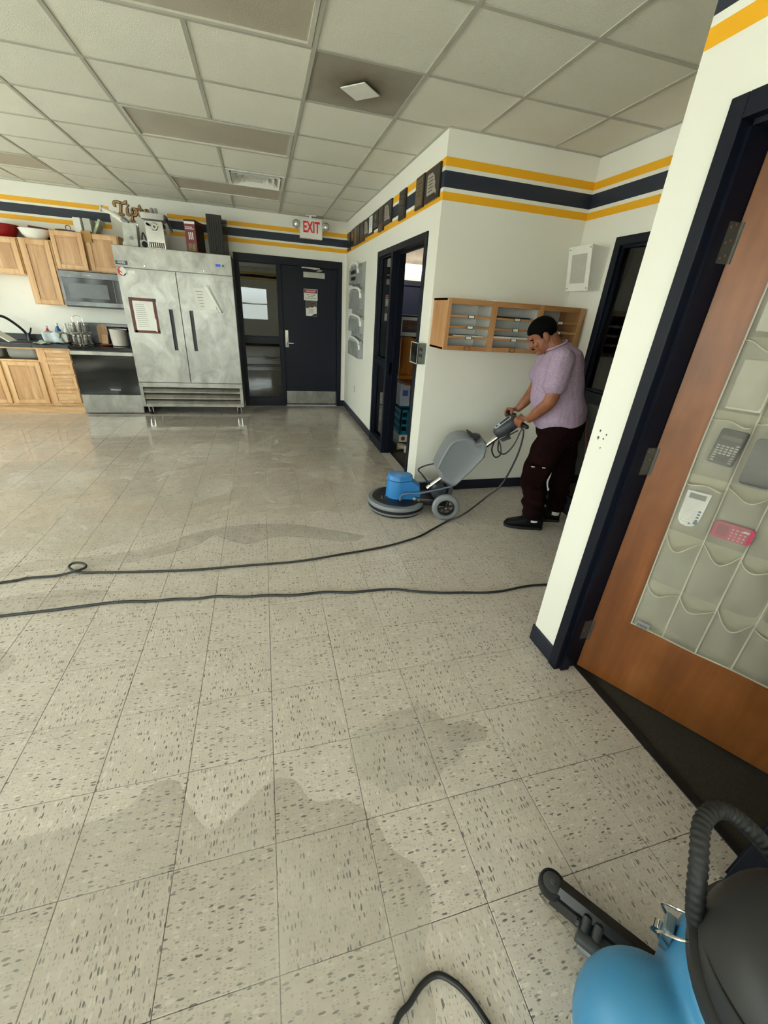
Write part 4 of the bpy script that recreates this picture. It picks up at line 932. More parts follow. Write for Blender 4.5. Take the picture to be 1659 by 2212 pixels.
# ------------------------------------------------------------ fridge
def fridge():
    t = thing('refrigerator', 'tall stainless steel two-door commercial refrigerator', 'refrigerator', (-.97, 6.2, 0))
    x0, x1, y, yb = -1.664, -.276, 5.875, 6.545
    m = MB(); m.box(x0, x1, y+.055, yb, .125, 2.108, .003); part('cabinet', m, M['steel'], t)
    m = MB(); m.box(x0, x1, y, y+.055, 1.868, 2.108, .004); part('header_panel', m, M['steel'], t)
    for (a, b, hx) in ((x0+.004, -.984, -1.103), (-.974, x1-.004, -.851)):
        m = MB(); m.box(a, hx-.024, y, y+.05, .472, 1.858); m.box(hx+.024, b, y, y+.05, .472, 1.858); m.box(hx-.024, hx+.024, y, y+.05, .472, .905); m.box(hx-.024, hx+.024, y, y+.05, 1.42, 1.858)
        d = part('door', m, M['steel'], t)
        m = MB(); m.box(hx-.024, hx+.024, y+.025, y+.05, .905, 1.42); m.box(hx-.024, hx-.021, y+.001, y+.025, .905, 1.42); m.box(hx+.021, hx+.024, y+.001, y+.025, .905, 1.42); part('recessed_handle', m, M['black'], d)
    m = MB(); m.box(-.988, -.970, y+.02, y+.05, .472, 1.858); part('door_gasket', m, M['dgrey'], t)
    m = MB(); m.box(x0, x1, y+.004, y+.055, .40, .465, .003); m.box(x0, x0+.045, y+.004, y+.055, .125, .40, .003); m.box(x1-.045, x1, y+.004, y+.055, .125, .40, .003); m.box(x0+.045, x1-.045, y+.004, y+.055, .125, .148, .002); part('grille_frame', m, M['steel'], t)
    m = MB(); m.box(x0+.045, x1-.045, y+.05, y+.055, .148, .40); part('grille_back', m, M['dgrey'], t)
    for z in (.325, .235, .148):
        m = MB(); m.prism([(y+.008, z), (y+.008, z+.012), (y+.048, z+.075), (y+.048, z+.063)], 'x', x0+.046, x1-.046); part('louver', m, M['steel'], t)
    for a in (x0+.08, x1-.08):
        for b in (y+.09, yb-.09):
            m = MB(); m.lathe([(.0, -.016), (.042, -.016), (.046, -.01), (.046, .01), (.042, .016), (0, .016)], (0, 0, 0), 18, 'x'); m.v = [(p[0]+a, p[1]+b, p[2]+.046) for p in m.v]; c = part('caster', m, M['rubber'], t, smooth=True)
            m = MB(); m.box(a-.03, a-.022, b-.02, b+.02, .04, .115); m.box(a+.022, a+.03, b-.02, b+.02, .04, .115); m.box(a-.035, a+.035, b-.035, b+.035, .112, .125); part('caster_fork', m, M['chrome'], c)
    m = MB(); m.box(-1.655, -1.52, y-.003, y, 1.897, 1.940); n = part('name_plate', m, mat('blue_name_plate', '#1b2540', .35), t)
    m = MB()
    for k in range(7): m.box(-1.628+k*.012, -1.620+k*.012, y-.0036, y-.003, 1.910, 1.921-.003*(k % 2))
    m.prism([(-1.64, 1.928), (-1.535, 1.928), (-1.56, 1.932), (-1.615, 1.932)], 'y', y-.0036, y-.003); part('plate_print', m, M['paper'], n)
    m = MB(); m.box(-.478, -.415, y-.002, y, 1.966, 1.996); part('display', m, mat('blue_display', '#2531a0', .3, emit=.25), t)
    m = MB(); m.box(-.398, -.372, y-.002, y, 1.966, 1.992); part('switch', m, mat('green_switch', '#1d6b3a', .4), t)
    m = MB(); m.lathe([(.010, y-.008), (.013, y)], (-1.33, 0, 1.90), 12, 'y'); m.lathe([(.010, y-.008), (.013, y)], (-.63, 0, 1.905), 12, 'y'); part('header_lock', m, M['chrome'], t)
    return y
yf = fridge()
t = thing('round_sticker', 'round red, white and black S sticker on the fridge door', 'sticker', (-1.605, yf, 1.79))
m = MB(); m.lathe([(.05, yf-.0012), (.05, yf-.0002)], (-1.602, 0, 1.822), 24, 'y'); part('disc', m, M['paper'], t)
m = MB(); m.prism([(-1.602-.05*math.sin(a), 1.822+.05*math.cos(a)) for a in [PI*k/10 for k in range(11)]], 'y', yf-.0018, yf-.0012); part('red_half', m, M['red'], t)
m = MB(); m.prism([(-1.602+.05*math.sin(a), 1.822+.05*math.cos(a)) for a in [PI*(.55+.045*k) for k in range(11)]]+[(-1.602, 1.772)], 'y', yf-.0018, yf-.0012); part('dark_edge', m, M['ink'], t)
part('lettering', text_mb('S', .10, (-1.602, yf-.0024, 1.822), (1, 0, 0), (0, 0, 1), .0008, bold=.004), M['paper'], t)
m = MB(); m.box(-1.535, -1.45, yf-.001, yf-.0002, 1.80, 1.84); solo('white_label', m, M['paper'], 'blank white adhesive label beside the round S sticker', 'label')
t = thing('taped_notice', 'paper notice in a torn maroon border taped to the fridge', 'notice', (-1.43, yf, 1.11))
m = MB(); y = yf
for (a, b, c, d) in ((-1.59, -1.27, 1.495, 1.535), (-1.59, -1.545, 1.115, 1.495), (-1.315, -1.272, 1.13, 1.495), (-1.575, -1.27, 1.112, 1.145)): m.box(a, b, y-.0014, y-.0004, c, d)
part('border_tape', m, mat('maroon_tape', '#5e2a26', .5, var=.35, vs=30), t)
m = MB(); m.box(-1.55, -1.31, y-.002, y-.0006, 1.145, 1.498); part('sheet', m, M['paper'], t)
m = MB(); m.prism([(-1.43, 1.50), (-1.41, 1.41), (-1.37, 1.33), (-1.35, 1.25), (-1.33, 1.145), (-1.305, 1.13), (-1.30, 1.28), (-1.33, 1.36)], 'y', y-.0045, y-.0035); part('torn_flap', m, M['white'], t)
m = MB()
for k in range(12): m.box(-1.525, -1.42+.006*(k % 3)+.002*k, y-.0024, y-.002, 1.455-.024*k, 1.459-.024*k)
part('printed_line', m, M['grey'], t)
for (a, b) in ((-1.585, 1.50), (-1.31, 1.50)): m = MB(); m.box(a, a+.045, y-.003, y-.0014, b, b+.035); part('tape_corner', m, M['black'], t)
t = thing('magnet_note', 'curling white note held by a round magnet on the fridge', 'note', (-.63, yf, 1.41))
def note(u, v):
    x = -.80+.225*u+.04*(1-v)*(.4+u); z = 1.70-.275*(1-v)+.02*u
    return (x, yf-.0015-.03*max(0, u-.45)*(1-v)*1.6, z)
m = MB(); m.grid(note, 10, 10); o = part('sheet', m, M['paper'], t, smooth=True)
def fold(u, v):
    a = (-.655+.075*u, 1.735-.03*u); b = (-.49+.045*u, 1.425-.012*u)
    return (a[0]+(b[0]-a[0])*v, yf-.004-.02*math.sin(PI*u*.9)-.015*v, a[1]+(b[1]-a[1])*v)
m = MB(); m.grid(fold, 4, 8); part('folded_edge', m, M['paper'], t, smooth=True)
m = MB()
for k in range(6): m.box(-.765+.008*k, -.68+.006*k, yf-.0022, yf-.0018, 1.655-.035*k, 1.659-.035*k)
part('handwriting', m, M['ink'], t)
m = MB(); m.lathe([(.018, yf-.014), (.02, yf-.008), (.02, yf-.002)], (-.60, 0, 1.725), 14, 'y'); part('magnet', m, M['wplastic'], t, smooth=True)
# on top of the fridge
ZT = 2.109
t = thing('meat_grinder', 'polished steel box meat grinder with tray hopper on the fridge', 'appliance', (-1.20, 6.22, ZT))
Mpol = mat('polished_steel', '#c9cac8', .16, 1, var=.1, vs=5)
m = MB(); m.prism(rrect(.21, .30, .02, 3, -1.195, ZT+.165), 'y', 6.13, 6.32); part('body', m, Mpol, t, smooth=True, auto=30)
m = MB(); m.box(-1.285, -1.105, 6.127, 6.13, ZT+.025, ZT+.085); vg = part('vent_panel', m, M['dgrey'], t)
m = MB()
for k in range(7): m.box(-1.275+k*.025, -1.268+k*.025, 6.124, 6.127, ZT+.03, ZT+.08)
part('vent_rib', m, Mpol, vg)
m = MB(); m.lathe([(.045, 6.13), (.045, 6.115), (.036, 6.105), (.03, 6.105), (.028, 6.12), (0, 6.12)], (-1.19, 0, ZT+.255), 20, 'y'); hb = part('grinding_hub', m, M['chrome'], t, smooth=True, auto=40)
m = MB(); m.lathe([(.014, 6.118), (.014, 6.11), (0, 6.11)], (-1.19, 0, ZT+.255), 12, 'y'); part('hub_shaft', m, M['dgrey'], hb)
m = MB(); m.tube([(-1.25, 6.12, ZT+.27), (-1.275, 6.10, ZT+.28)], .013, 8); part('lock_knob', m, M['black'], t)
m = MB(); R = [[(a, b, ZT+.315) for a, b in rrect(.20, .16, .02, 3, -1.195, 6.22)], [(a, b, ZT+.335) for a, b in rrect(.28, .21, .02, 3, -1.195, 6.22)], [(a, b, ZT+.395) for a, b in rrect(.30, .23, .02, 3, -1.195, 6.22)]]; m.loft(R); part('hopper_tray', m, mat('matte_aluminium', '#9f9d97', .45, .7), t, smooth=True, auto=30)
for k, a in enumerate((-1.215, -1.165)): m = MB(); m.lathe([(.022, ZT+.395), (.024, ZT+.45), (.018, ZT+.465)], (a, 6.22, 0), 12); part('pusher', m, mat('grey_pusher', '#a5a29a', .5), t, smooth=True)
m = MB(); m.tube(smooth_path([(-1.045, 6.2, ZT+.36), (-1.02, 6.16, ZT+.30), (-.995, 6.13, ZT+.24), (-.99, 6.13, ZT+.21)]), .014, 8); part('crank', m, M['black'], t, smooth=True)
t = thing('vacuum_sealer_jug', 'clear plastic jug appliance with slanted white spout tube on fridge', 'appliance', (-1.50, 6.22, ZT))
m = MB(); m.prism([(-1.585, ZT+.02), (-1.575, ZT), (-1.435, ZT), (-1.42, ZT+.02), (-1.405, ZT+.26), (-1.56, ZT+.275)], 'y', 6.14, 6.29); part('body', m, mat('cloudy_plastic', '#c6c6bd', .25, var=.2, vs=12), t)
m = MB(); m.lathe([(.022, 6.136), (.022, 6.14)], (-1.48, 0, ZT+.11), 16, 'y', sx=1.2); part('badge', m, M['grey'], t)
m = MB(); m.tube([(-1.56, 6.22, ZT+.29), (-1.64, 6.22, ZT+.345), (-1.66, 6.22, ZT+.355)], [.03, .034, .036], 12); m.tube([(-1.66, 6.22, ZT+.355), (-1.78, 6.22, ZT+.40)], .022, 10); m.tube([(-1.78, 6.22, ZT+.40), (-1.79, 6.22, ZT+.404)], .036, 12); part('spout_tube', m, M['wplastic'], t, smooth=True, auto=40)
m = MB(); m.tube([(-1.50, 6.2, ZT+.27), (-1.57, 6.2, ZT+.32)], .03, 10); part('elbow', m, M['grey'], t, smooth=True)
m = MB()
for k in range(4): m.tube([(-1.43+.008*k, 6.2, ZT+.24), (-1.425+.012*k, 6.2, ZT+.285-.006*k)], .007, 6)
part('clip', m, M['chrome'], t)
m = MB(); m.box(-1.60, -1.57, 6.16, 6.28, ZT, ZT+.06); m.box(-1.57, -1.43, 6.16, 6.28, ZT, ZT+.012); part('foot', m, M['wplastic'], t)
t = thing('grinder_plate', 'white appliance base with a dark round port beside grinder', 'appliance part', (-1.36, 6.2, ZT))
m = MB(); m.prism(rrect(.09, .10, .02, 3, -1.355, ZT+.05), 'y', 6.17, 6.27); part('block', m, M['wplastic'], t); m = MB(); m.lathe([(.036, 6.166), (.036, 6.17)], (-1.345, 0, ZT+.055), 16, 'y'); part('port', m, M['ink'], t)
m = MB(); m.tube(smooth_path([(-1.39, 6.25, ZT+.10), (-1.36, 6.24, ZT+.19), (-1.33, 6.24, ZT+.10)]), .008, 6); part('wire_guard', m, M['dgrey'], t)
t = thing('red_box', 'tall dark red appliance box with white lettering on the fridge', 'box', (-.74, 6.25, ZT))
Mrb = mat('dark_red_card', '#6d1016', .45)
m = MB(); m.M = Matrix.Translation((-.73, 6.25, ZT)) @ Matrix.Rotation(-.22, 4, 'Z'); Mx = m.M
m.box(-.07, .07, -.16, .16, 0, .36, .003); part('carton', m, Mrb, t)
def rb(*a): k = MB(); k.M = Mx; k.box(*a); return k
part('top_label', rb(-.066, .066, -.1612, -.16, .325, .352), M['paper'], t); part('top_flap', rb(-.071, .071, -.161, .161, .36, .372), M['ink'], t)
part('side_print', rb(.07, .0712, -.15, .15, .03, .34), mat('dark_side_print', '#2a1012', .5, var=.6, vs=30), t)
for k in range(3): part('stripe', rb(-.024+.022*k, -.012+.022*k, -.1612, -.16, .155, .235), M['paper'], t)
for k in range(2): part('lettering', rb(-.062, .03+.02*k, -.1612, -.16, .285-.018*k, .293-.018*k), M['paper'], t)
part('picture', rb(-.04, .045, -.1612, -.16, .03, .11), mat('food_picture', '#7c6a3a', .5, var=.7, vs=60), t)
t = thing('griddle', 'ribbed black cast griddle standing upright on the fridge', 'griddle', (-.465, 6.2, ZT))
m = MB(); m.box(-.562, -.368, 6.17, 6.195, ZT, ZT+.47, .006); part('plate', m, mat('cast_iron', '#24211f', .6, var=.2), t)
for k in range(6): m = MB(); m.box(-.535+.028*k, -.523+.028*k, 6.164, 6.17, ZT+.05, ZT+.43, .002); part('rib', m, mat('cast_iron', '#24211f', .6), t)
t = thing('clear_container', 'smoky clear plastic container behind the black griddle', 'container', (-.38, 6.32, ZT))
m = MB(); m.box(-.48, -.315, 6.21, 6.40, ZT, ZT+.40, .02); part('body', m, mat('smoky_plastic', '#3a3630', .15, alpha=.55), t, smooth=True); m = MB(); m.box(-.485, -.31, 6.205, 6.405, ZT+.40, ZT+.43, .01); part('lid', m, M['dgrey'], t)

# ------------------------------------------------------------ wall lettering, plaques, holders
t = thing('wall_lettering', 'wooden script letters spelling Tipton with dark outline above fridge', 'sign', (-1.45, YB, 2.50))
Mlt, Mlo = mat('letter_wood', '#b98a55', .55), mat('letter_outline', '#2a1a12', .6)
def stroke(pts, name='letter', w=.011):
    P = smooth_path([(a, 0, b) for a, b in pts], 5)
    for (r, y0, y1, mt) in ((w+.0065, YB-.008, YB-.0005, Mlo), (w, YB-.014, YB-.008, Mlt)):
        m = MB(); n = len(P); L = []; Rr = []
        for i in range(n):
            d = (P[min(n-1, i+1)]-P[max(0, i-1)]).normalized(); nn = Vector((-d.z, 0, d.x)); L.append(P[i]+nn*r); Rr.append(P[i]-nn*r)
        d0 = (P[0]-P[1]).normalized()*r; d1 = (P[-1]-P[-2]).normalized()*r
        poly = [p for p in L] + [L[-1]*.5+Rr[-1]*.5+d1] + Rr[::-1] + [L[0]*.5+Rr[0]*.5+d0]
        cen = [(p.x, p.z) for p in poly]
        vs = [(a, y0, b) for a, b in cen]+[(a, y1, b) for a, b in cen]; k = len(cen)
        fs = []
        for i in range(n-1):
            q0, q1 = i, i+1; r0, r1 = 2*n+1-i-1+0, 2*n+1-i-2+0
            a0 = k-2-i; a1 = k-3-i
            fs += [(q0, q1, a1, a0), (q0+k, q1+k, a1+k, a0+k)]
        fs += [(n-1, n, n+1), (n-1+k, n+k, n+1+k), (k-1, 0, k-2), (2*k-1, k, 2*k-2)] + [(i, (i+1) % k, (i+1) % k+k, i+k) for i in range(k)]
        m.add(vs, fs); o = part(name, m, mt, t)
x0, zb = -1.70, 2.515
stroke([(x0-.005, zb+.085), (x0-.018, zb+.105), (x0-.005, zb+.128), (x0+.03, zb+.132), (x0+.075, zb+.122), (x0+.115, zb+.128), (x0+.13, zb+.148)])
stroke([(x0+.065, zb+.12), (x0+.055, zb+.06), (x0+.045, zb+.005)]); stroke([(x0+.02, zb+.0), (x0+.075, zb+.0)], w=.009)
stroke([(x0+.135, zb+.075), (x0+.127, zb+.035), (x0+.128, zb+.005), (x0+.15, zb+.004)]); stroke([(x0+.143, zb+.103), (x0+.147, zb+.108)])
stroke([(x0+.195, zb+.075), (x0+.185, zb+.02), (x0+.172, zb-.06)]); stroke([(x0+.15, zb-.063), (x0+.20, zb-.063)], w=.008)
stroke([(x0+.192, zb+.055), (x0+.215, zb+.074), (x0+.24, zb+.062), (x0+.24, zb+.03), (x0+.218, zb+.004), (x0+.187, zb+.012)])
stroke([(x0+.285, zb+.115), (x0+.275, zb+.06), (x0+.27, zb+.015), (x0+.287, zb+.002), (x0+.305, zb+.01)]); stroke([(x0+.255, zb+.074), (x0+.315, zb+.074)], w=.008)
stroke([(x0+.365, zb+.074), (x0+.338, zb+.06), (x0+.33, zb+.03), (x0+.348, zb+.004), (x0+.378, zb+.012), (x0+.39, zb+.045), (x0+.375, zb+.072), (x0+.36, zb+.074)])
stroke([(x0+.425, zb+.074), (x0+.418, zb+.03), (x0+.413, zb+.002)]); stroke([(x0+.42, zb+.05), (x0+.445, zb+.074), (x0+.465, zb+.062), (x0+.46, zb+.03), (x0+.457, zb+.006), (x0+.475, zb+.004)])

PL = [(2.766, 3.07, 2.362, 2.570, 'state', 'large dark plaque with pale state-shaped plate at the wall corner'),
      (3.10, 3.302, 2.356, 2.577, 'bronze', 'dark plaque with full bronze plate beside the corner plaque'),
      (3.582, 3.782, 2.353, 2.577, 'black', 'all-black engraved plaque hanging apart over the yellow stripe'),
      (4.041, 4.340, 2.386, 2.583, 'state', 'dark plaque with pale state-shaped plate next to hanging red-tabbed plaque'),
      (4.35, 4.555, 2.357, 2.582, 'tab', 'narrow dark plaque with a reddish lower tab'),
      (4.575, 4.80, 2.424, 2.580, 'seal', 'short dark plaque with a small gold seal'),
      (4.815, 5.012, 2.384, 2.577, 'white', 'plaque with bright white certificate plate'),
      (5.010, 5.288, 2.386, 2.576, 'state', 'dark plaque with pale state-shaped plate beside the white certificate plaque'),
      (5.29, 5.518, 2.362, 2.580, 'black', 'dark plaque with a dim plate between state-shaped and slim plaques'),
      (5.545, 5.705, 2.364, 2.583, 'black', 'slim dark plaque, fourth from the back wall corner'),
      (5.715, 5.92, 2.364, 2.584, 'bronze', 'dark plaque with dull bronze plate, third from the back wall corner'),
      (5.94, 6.125, 2.376, 2.581, 'seal', 'dark plaque with gold figure, second from the back wall corner'),
      (6.22, 6.44, 2.351, 2.576, 'black', 'glossy black plaque nearest the back wall corner')]
Mpq = mat('walnut_plaque', '#231a18', .35, var=.3, vs=20); Mcu = mat('pale_plate', '#b5ad9f', .35, .3); Mbz = mat('bronze_plate', '#7d6a50', .35, .5); Mbk = mat('black_plate', '#26231f', .25)
for (a, b, z0, z1, kind, lab) in PL:
    t = thing('award_plaque', lab, 'plaque', (XW, (a+b)/2, z0), group='award plaques above the office door')
    m = MB(); m.box(XW-.018, XW-.0005, a, b, z0, z1, .003); part('board', m, Mpq, t)
    w_, h_ = b-a, z1-z0; yc, zc = (a+b)/2, (z0+z1)/2
    def P2(pts, mt, nm, d=.0025):
        m = MB(); m.prism([(yc-w_*u, zc+h_*v) for u, v in pts], 'x', XW-.018-d, XW-.018); return part(nm, m, mt, t)
    if kind == 'state':
        pl = P2([(-.32, .30), (-.22, .34), (.02, .33), (.10, .27), (.17, .20), (.20, .08), (.26, .0), (.24, -.1), (.30, -.22), (.36, -.27), (.33, -.38), (.26, -.30), (-.30, -.30)], Mcu, 'state_plate')
        for k in range(5): P2([(-.22, .22-.1*k), (.08+.03*(k % 2), .22-.1*k), (.08+.03*(k % 2), .19-.1*k), (-.22, .19-.1*k)], Mpq, 'engraved_line', .0032)
    elif kind in ('bronze', 'black', 'white'):
        P2([(-.4, .42), (.4, .42), (.4, -.42), (-.4, -.42)], {'bronze': Mbz, 'black': Mbk, 'white': M['paper']}[kind], 'plate')
        for k in range(4): P2([(-.22, .28-.12*k), (.22-.06*(k % 2), .28-.12*k), (.22-.06*(k % 2), .25-.12*k), (-.22, .25-.12*k)], Mpq if kind != 'black' else Mbz, 'engraved_line', .0032)
    elif kind == 'seal':
        P2([(.14*math.cos(x), .18*math.sin(x)+.1) for x in [2*PI*k/14 for k in range(14)]], mat('gold_seal', '#b08d4a', .3, .8), 'gold_seal'); P2([(-.25, -.15), (.25, -.15), (.25, -.35), (-.25, -.35)], Mbk, 'plate')
    else:
        P2([(-.4, .44), (.4, .44), (.4, -.15), (-.4, -.15)], Mbk, 'plate'); P2([(-.36, -.2), (.36, -.2), (.36, -.45), (-.36, -.45)], mat('reddish_plate', '#5f3a33', .4), 'lower_tab')
# clear pocket holders on the office wall
t = thing('literature_holder', 'clear acrylic wall holder with four tiers of leaflets by back door', 'holder', (XW, 5.6, .95))
Mac = glass('clear_acrylic', '#dfe3e2', .05, 1.4, .10); Mac2 = mat('frosted_acrylic', '#b9bcba', .2, alpha=.6)
m = MB(); m.box(XW-.006, XW-.001, 5.17, 6.0, .95, 2.13, .002); part('back_sheet', m, Mac2, t)
for k, (z0, z1, y0, y1, mt) in enumerate(((1.885, 2.09, 5.40, 5.98, 'grey_leaflet'), (1.575, 1.79, 5.22, 5.98, 'silver_leaflet'), (1.28, 1.45, 5.17, 5.98, 'pale_leaflet'), (.95, 1.15, 5.20, 5.98, 'white_leaflet'))):
    m = MB(); m.box(XW-.06, XW-.056, y0, y1, z0, z1); m.box(XW-.06, XW-.006, y0, y0+.004, z0, z1); m.box(XW-.06, XW-.006, y1-.004, y1, z0, z1); m.box(XW-.06, XW-.006, y0, y1, z0, z0+.004); pk = part('pocket', m, Mac2, t)
    m = MB(); m.box(XW-.035, XW-.012, y0+.02, y1-.02, z0+.005, z1+.03); part('leaflet', m, mat(mt, ('#8f908e', '#9d9fa1', '#a9aaa6', '#b7b6b0')[k], .5, var=.15, vs=10), pk)
    m = MB(); m.tube(smooth_path([(XW-.045, y1, z1-.02), (XW-.055, y1-.1, z1+.045), (XW-.058, (y0+y1)/2, z1+.05), (XW-.055, y0+.06, z1+.02), (XW-.05, y0, z1-.08)]), .016, 8); part('curled_edge', m, M['paper'], pk, smooth=True)
    if k == 0:
        m = MB()
        for q_ in range(2): m.box(XW-.0615, XW-.06, y0+.12, y1-.12, z0+.05+.08*q_, z0+.09+.08*q_)
        part('printed_band', m, M['ink'], pk)
# covered switch
t = thing('switch_cover', 'clear plastic box guarding a wall switch plate by office door', 'switch', (XW, 2.83, 1.18))
m = MB(); m.box(XW-.008, XW-.001, 2.765, 2.885, 1.21, 1.335, .003); pl = part('switch_plate', m, M['wplastic'], t)
for z in (1.245, 1.295):
    for y in (2.80, 2.845): m = MB(); m.box(XW-.014, XW-.008, y, y+.018, z-.012, z+.016, .002); part('toggle', m, mat('dark_toggle', '#4b3a31', .4), pl)
m = MB(); g = .006; a, b, c, d = 2.735, 2.915, 1.185, 1.355; xo = XW-.075
m.box(xo, xo+.004, a, b, c, d); part('clear_front', m, Mac, t)
m = MB(); m.box(xo, XW-.001, a, a+g, c, d); m.box(xo, XW-.001, b-g, b, c, d); m.box(xo, XW-.001, a, b, c, c+g); m.box(xo, XW-.001, a, b, d-g, d); part('clear_side', m, Mac, t)
m = MB()
for (y, z) in ((a, c), (a, d-g), (b-g, c), (b-g, d-g)): m.box(xo-.001, XW-.001, y, y+g, z, z+g)
m.box(xo-.001, xo+.002, a, b, d-g, d); m.box(xo-.001, xo+.002, a, b, c, c+g); m.box(xo-.001, xo+.002, a, a+g, c, d); m.box(xo-.001, xo+.002, b-g, b, c, d); part('edge', m, mat('acrylic_edge', '#c2c5c2', .3), t)
t = thing('wall_outlet', 'small outlet plate low on the white wall by back door', 'outlet', (XW, 5.655, .40))
m = MB(); m.box(XW-.006, XW-.001, 5.62, 5.69, .40, .515, .002); part('plate', m, M['wplastic'], t)
for z in (.435, .48): m = MB(); m.box(XW-.0075, XW-.006, 5.64, 5.67, z-.014, z+.014); part('socket', m, M['grey'], t)

# ------------------------------------------------------------ mail sorter
t = thing('mail_sorter', 'oak wall mail sorter with three columns of open shelves', 'mail sorter', (2.02, 2.56, 1.335))
Moak = wood_mat('honey_oak', '#9a6a40', '#b58455', '#c3966a', 0, 1.0, dark=.3); Moakv = wood_mat('honey_oak_upright', '#9a6a40', '#b58455', '#c3966a', 2, 1.0, dark=.3)
sx0, sx1, sy, sz0, sz1 = 1.412, 2.632, 2.412, 1.335, 1.697
m = MB(); m.box(sx0, sx0+.018, sy+.018, YM-.001, sz0, sz1, .002); part('side_panel', m, Moakv, t); m = MB(); m.box(sx1-.018, sx1, sy+.018, YM-.001, sz0, sz1, .002); part('side_panel', m, Moakv, t)
m = MB(); m.box(sx0, sx1, sy+.018, YM-.001, sz1-.016, sz1); part('top_board', m, Moak, t); m = MB(); m.box(sx0, sx1, sy+.018, YM-.001, sz0, sz0+.016); part('bottom_board', m, Moak, t)
stl = [(sx0, 1.445), (1.785, 1.832), (2.20, 2.245), (sx1-.045, sx1)]
for (a, b) in stl: m = MB(); m.box(a, b, sy, sy+.018, sz0, sz1, .002); part('stile', m, Moakv, t)
for k in range(3):
    a, b = stl[k][1], stl[k+1][0]
    m = MB(); m.box(a, b, sy, sy+.018, sz1-.038, sz1, .002); part('head_rail', m, Moak, t); m = MB(); m.box(a, b, sy, sy+.018, sz0, sz0+.034, .002); br = part('foot_rail', m, Moak, t)
    if k: m = MB(); m.box(a-.024, a-.016, sy+.018, YM-.001, sz0+.016, sz1-.016); part('divider', m, M['wplastic'], t)
    for z in (1.586, 1.511, 1.437, None):
        if z is None: lz = sz0+.017
        else:
            m = MB(); m.box(a-.02, b+.02, sy+.018, YM-.002, z-.012, z-.004); part('shelf', m, M['wplastic'], t); m = MB(); m.box(a, b, sy+.001, sy+.018, z-.016, z, .002); br = part('shelf_edge', m, Moak, t); lz = z-.008
        lx = (a+b)/2
        m = MB()
        for (p, q_, r, s) in ((-.027, .027, .009, .012), (-.027, .027, -.012, -.009), (-.027, -.023, -.009, .009), (.023, .027, -.009, .009)): m.box(lx+p, lx+q_, sy-.004, sy, lz+r, lz+s)
        lh = part('label_holder', m, mat('bronze_label_holder', '#3d342a', .4, .6), t); m = MB(); m.box(lx-.023, lx+.023, sy-.002, sy-.0005, lz-.009, lz+.009); part('label_card', m, M['paper'] if z else Moak, lh)
m = MB(); m.box(sx0+.018, sx1-.018, YM-.004, YM-.001, sz0+.016, sz1-.016); part('back_board', m, M['wplastic'], t)
for (a, b, z, h_, mt, lab) in ((1.86, 2.15, 1.583, .014, M['ink'], 'black folder lying in the top shelf of the oak mail sorter'), (1.50, 1.76, 1.434, .010, M['paper'], 'thin stack of white paper in the low shelf of the corner column'), (1.84, 2.16, 1.434, .016, M['paper'], 'thick stack of white paper in the middle column of the sorter'), (2.33, 2.52, 1.508, .006, M['paper'], 'single white sheet in the end column behind the man')):
    m = MB(); m.box(a, b, sy+.03, sy+.25, z-.0012, z+h_); solo('paper_stack' if mt is M['paper'] else 'folder', m, mt, lab, 'paper' if mt is M['paper'] else 'folder')
m = MB(); m.box(1.85, 2.05, 2.48, 2.68, sz1+.0005, sz1+.012); solo('paper_stack', m, M['paper'], 'white papers lying on top of the oak mail sorter', 'paper')
# wall speaker with a sloping cabinet
t = thing('wall_speaker', 'white wedge-shaped wall speaker with grey grille beside glazed partition', 'speaker', (XR, 2.47, 1.83))
m = MB(); y0, y1 = 2.352, 2.61
A = [(XR-.001, 2.115), (XR-.155, 2.125), (XR-.105, 1.825), (XR-.001, 1.832)]
m.prism([(a, b) for a, b in A], 'y', y0, y1); m.v = [(p[0], p[1], p[2]) for p in m.v]; part('cabinet', m, M['white'], t)
def face(u, v, d):                                     # point on the sloping front
    b0, b1 = Vector((XR-.105, 0, 1.825)), Vector((XR-.155, 0, 2.125)); n = Vector((-(b1-b0).z, 0, (b1-b0).x)).normalized()
    p = b0+(b1-b0)*v+n*d; return (p.x, y0+(y1-y0)*u, p.z)
def plate(u0, u1, v0, v1, d0, d1):
    m = MB(); m.add([face(u, v, d) for d in (d0, d1) for u, v in ((u0, v0), (u1, v0), (u1, v1), (u0, v1))], [(0, 1, 2, 3), (4, 5, 6, 7), (0, 1, 5, 4), (1, 2, 6, 5), (2, 3, 7, 6), (3, 0, 4, 7)]); return m
part('baffle', plate(-.02, 1.02, -.01, 1.01, 0, .012), M['white'], t); part('grille', plate(.16, .84, .17, .83, .012, .014), mat('grey_grille', '#b7b5ad', .6, var=.25, vs=260), t)
for (u, v) in ((.05, .05), (.95, .05), (.05, .95), (.95, .95)): part('screw', plate(u-.02, u+.02, v-.015, v+.015, .012, .014), M['grey'], t)
# mop handle leaning in the alcove
m = MB(); m.tube([(2.60, 1.72, .012), (2.645, 2.10, .93)], .010, 8); solo('mop_handle', m, mat('maroon_paint', '#5c3434', .5), 'thin maroon pole leaning against the glazed alcove partition', 'pole')
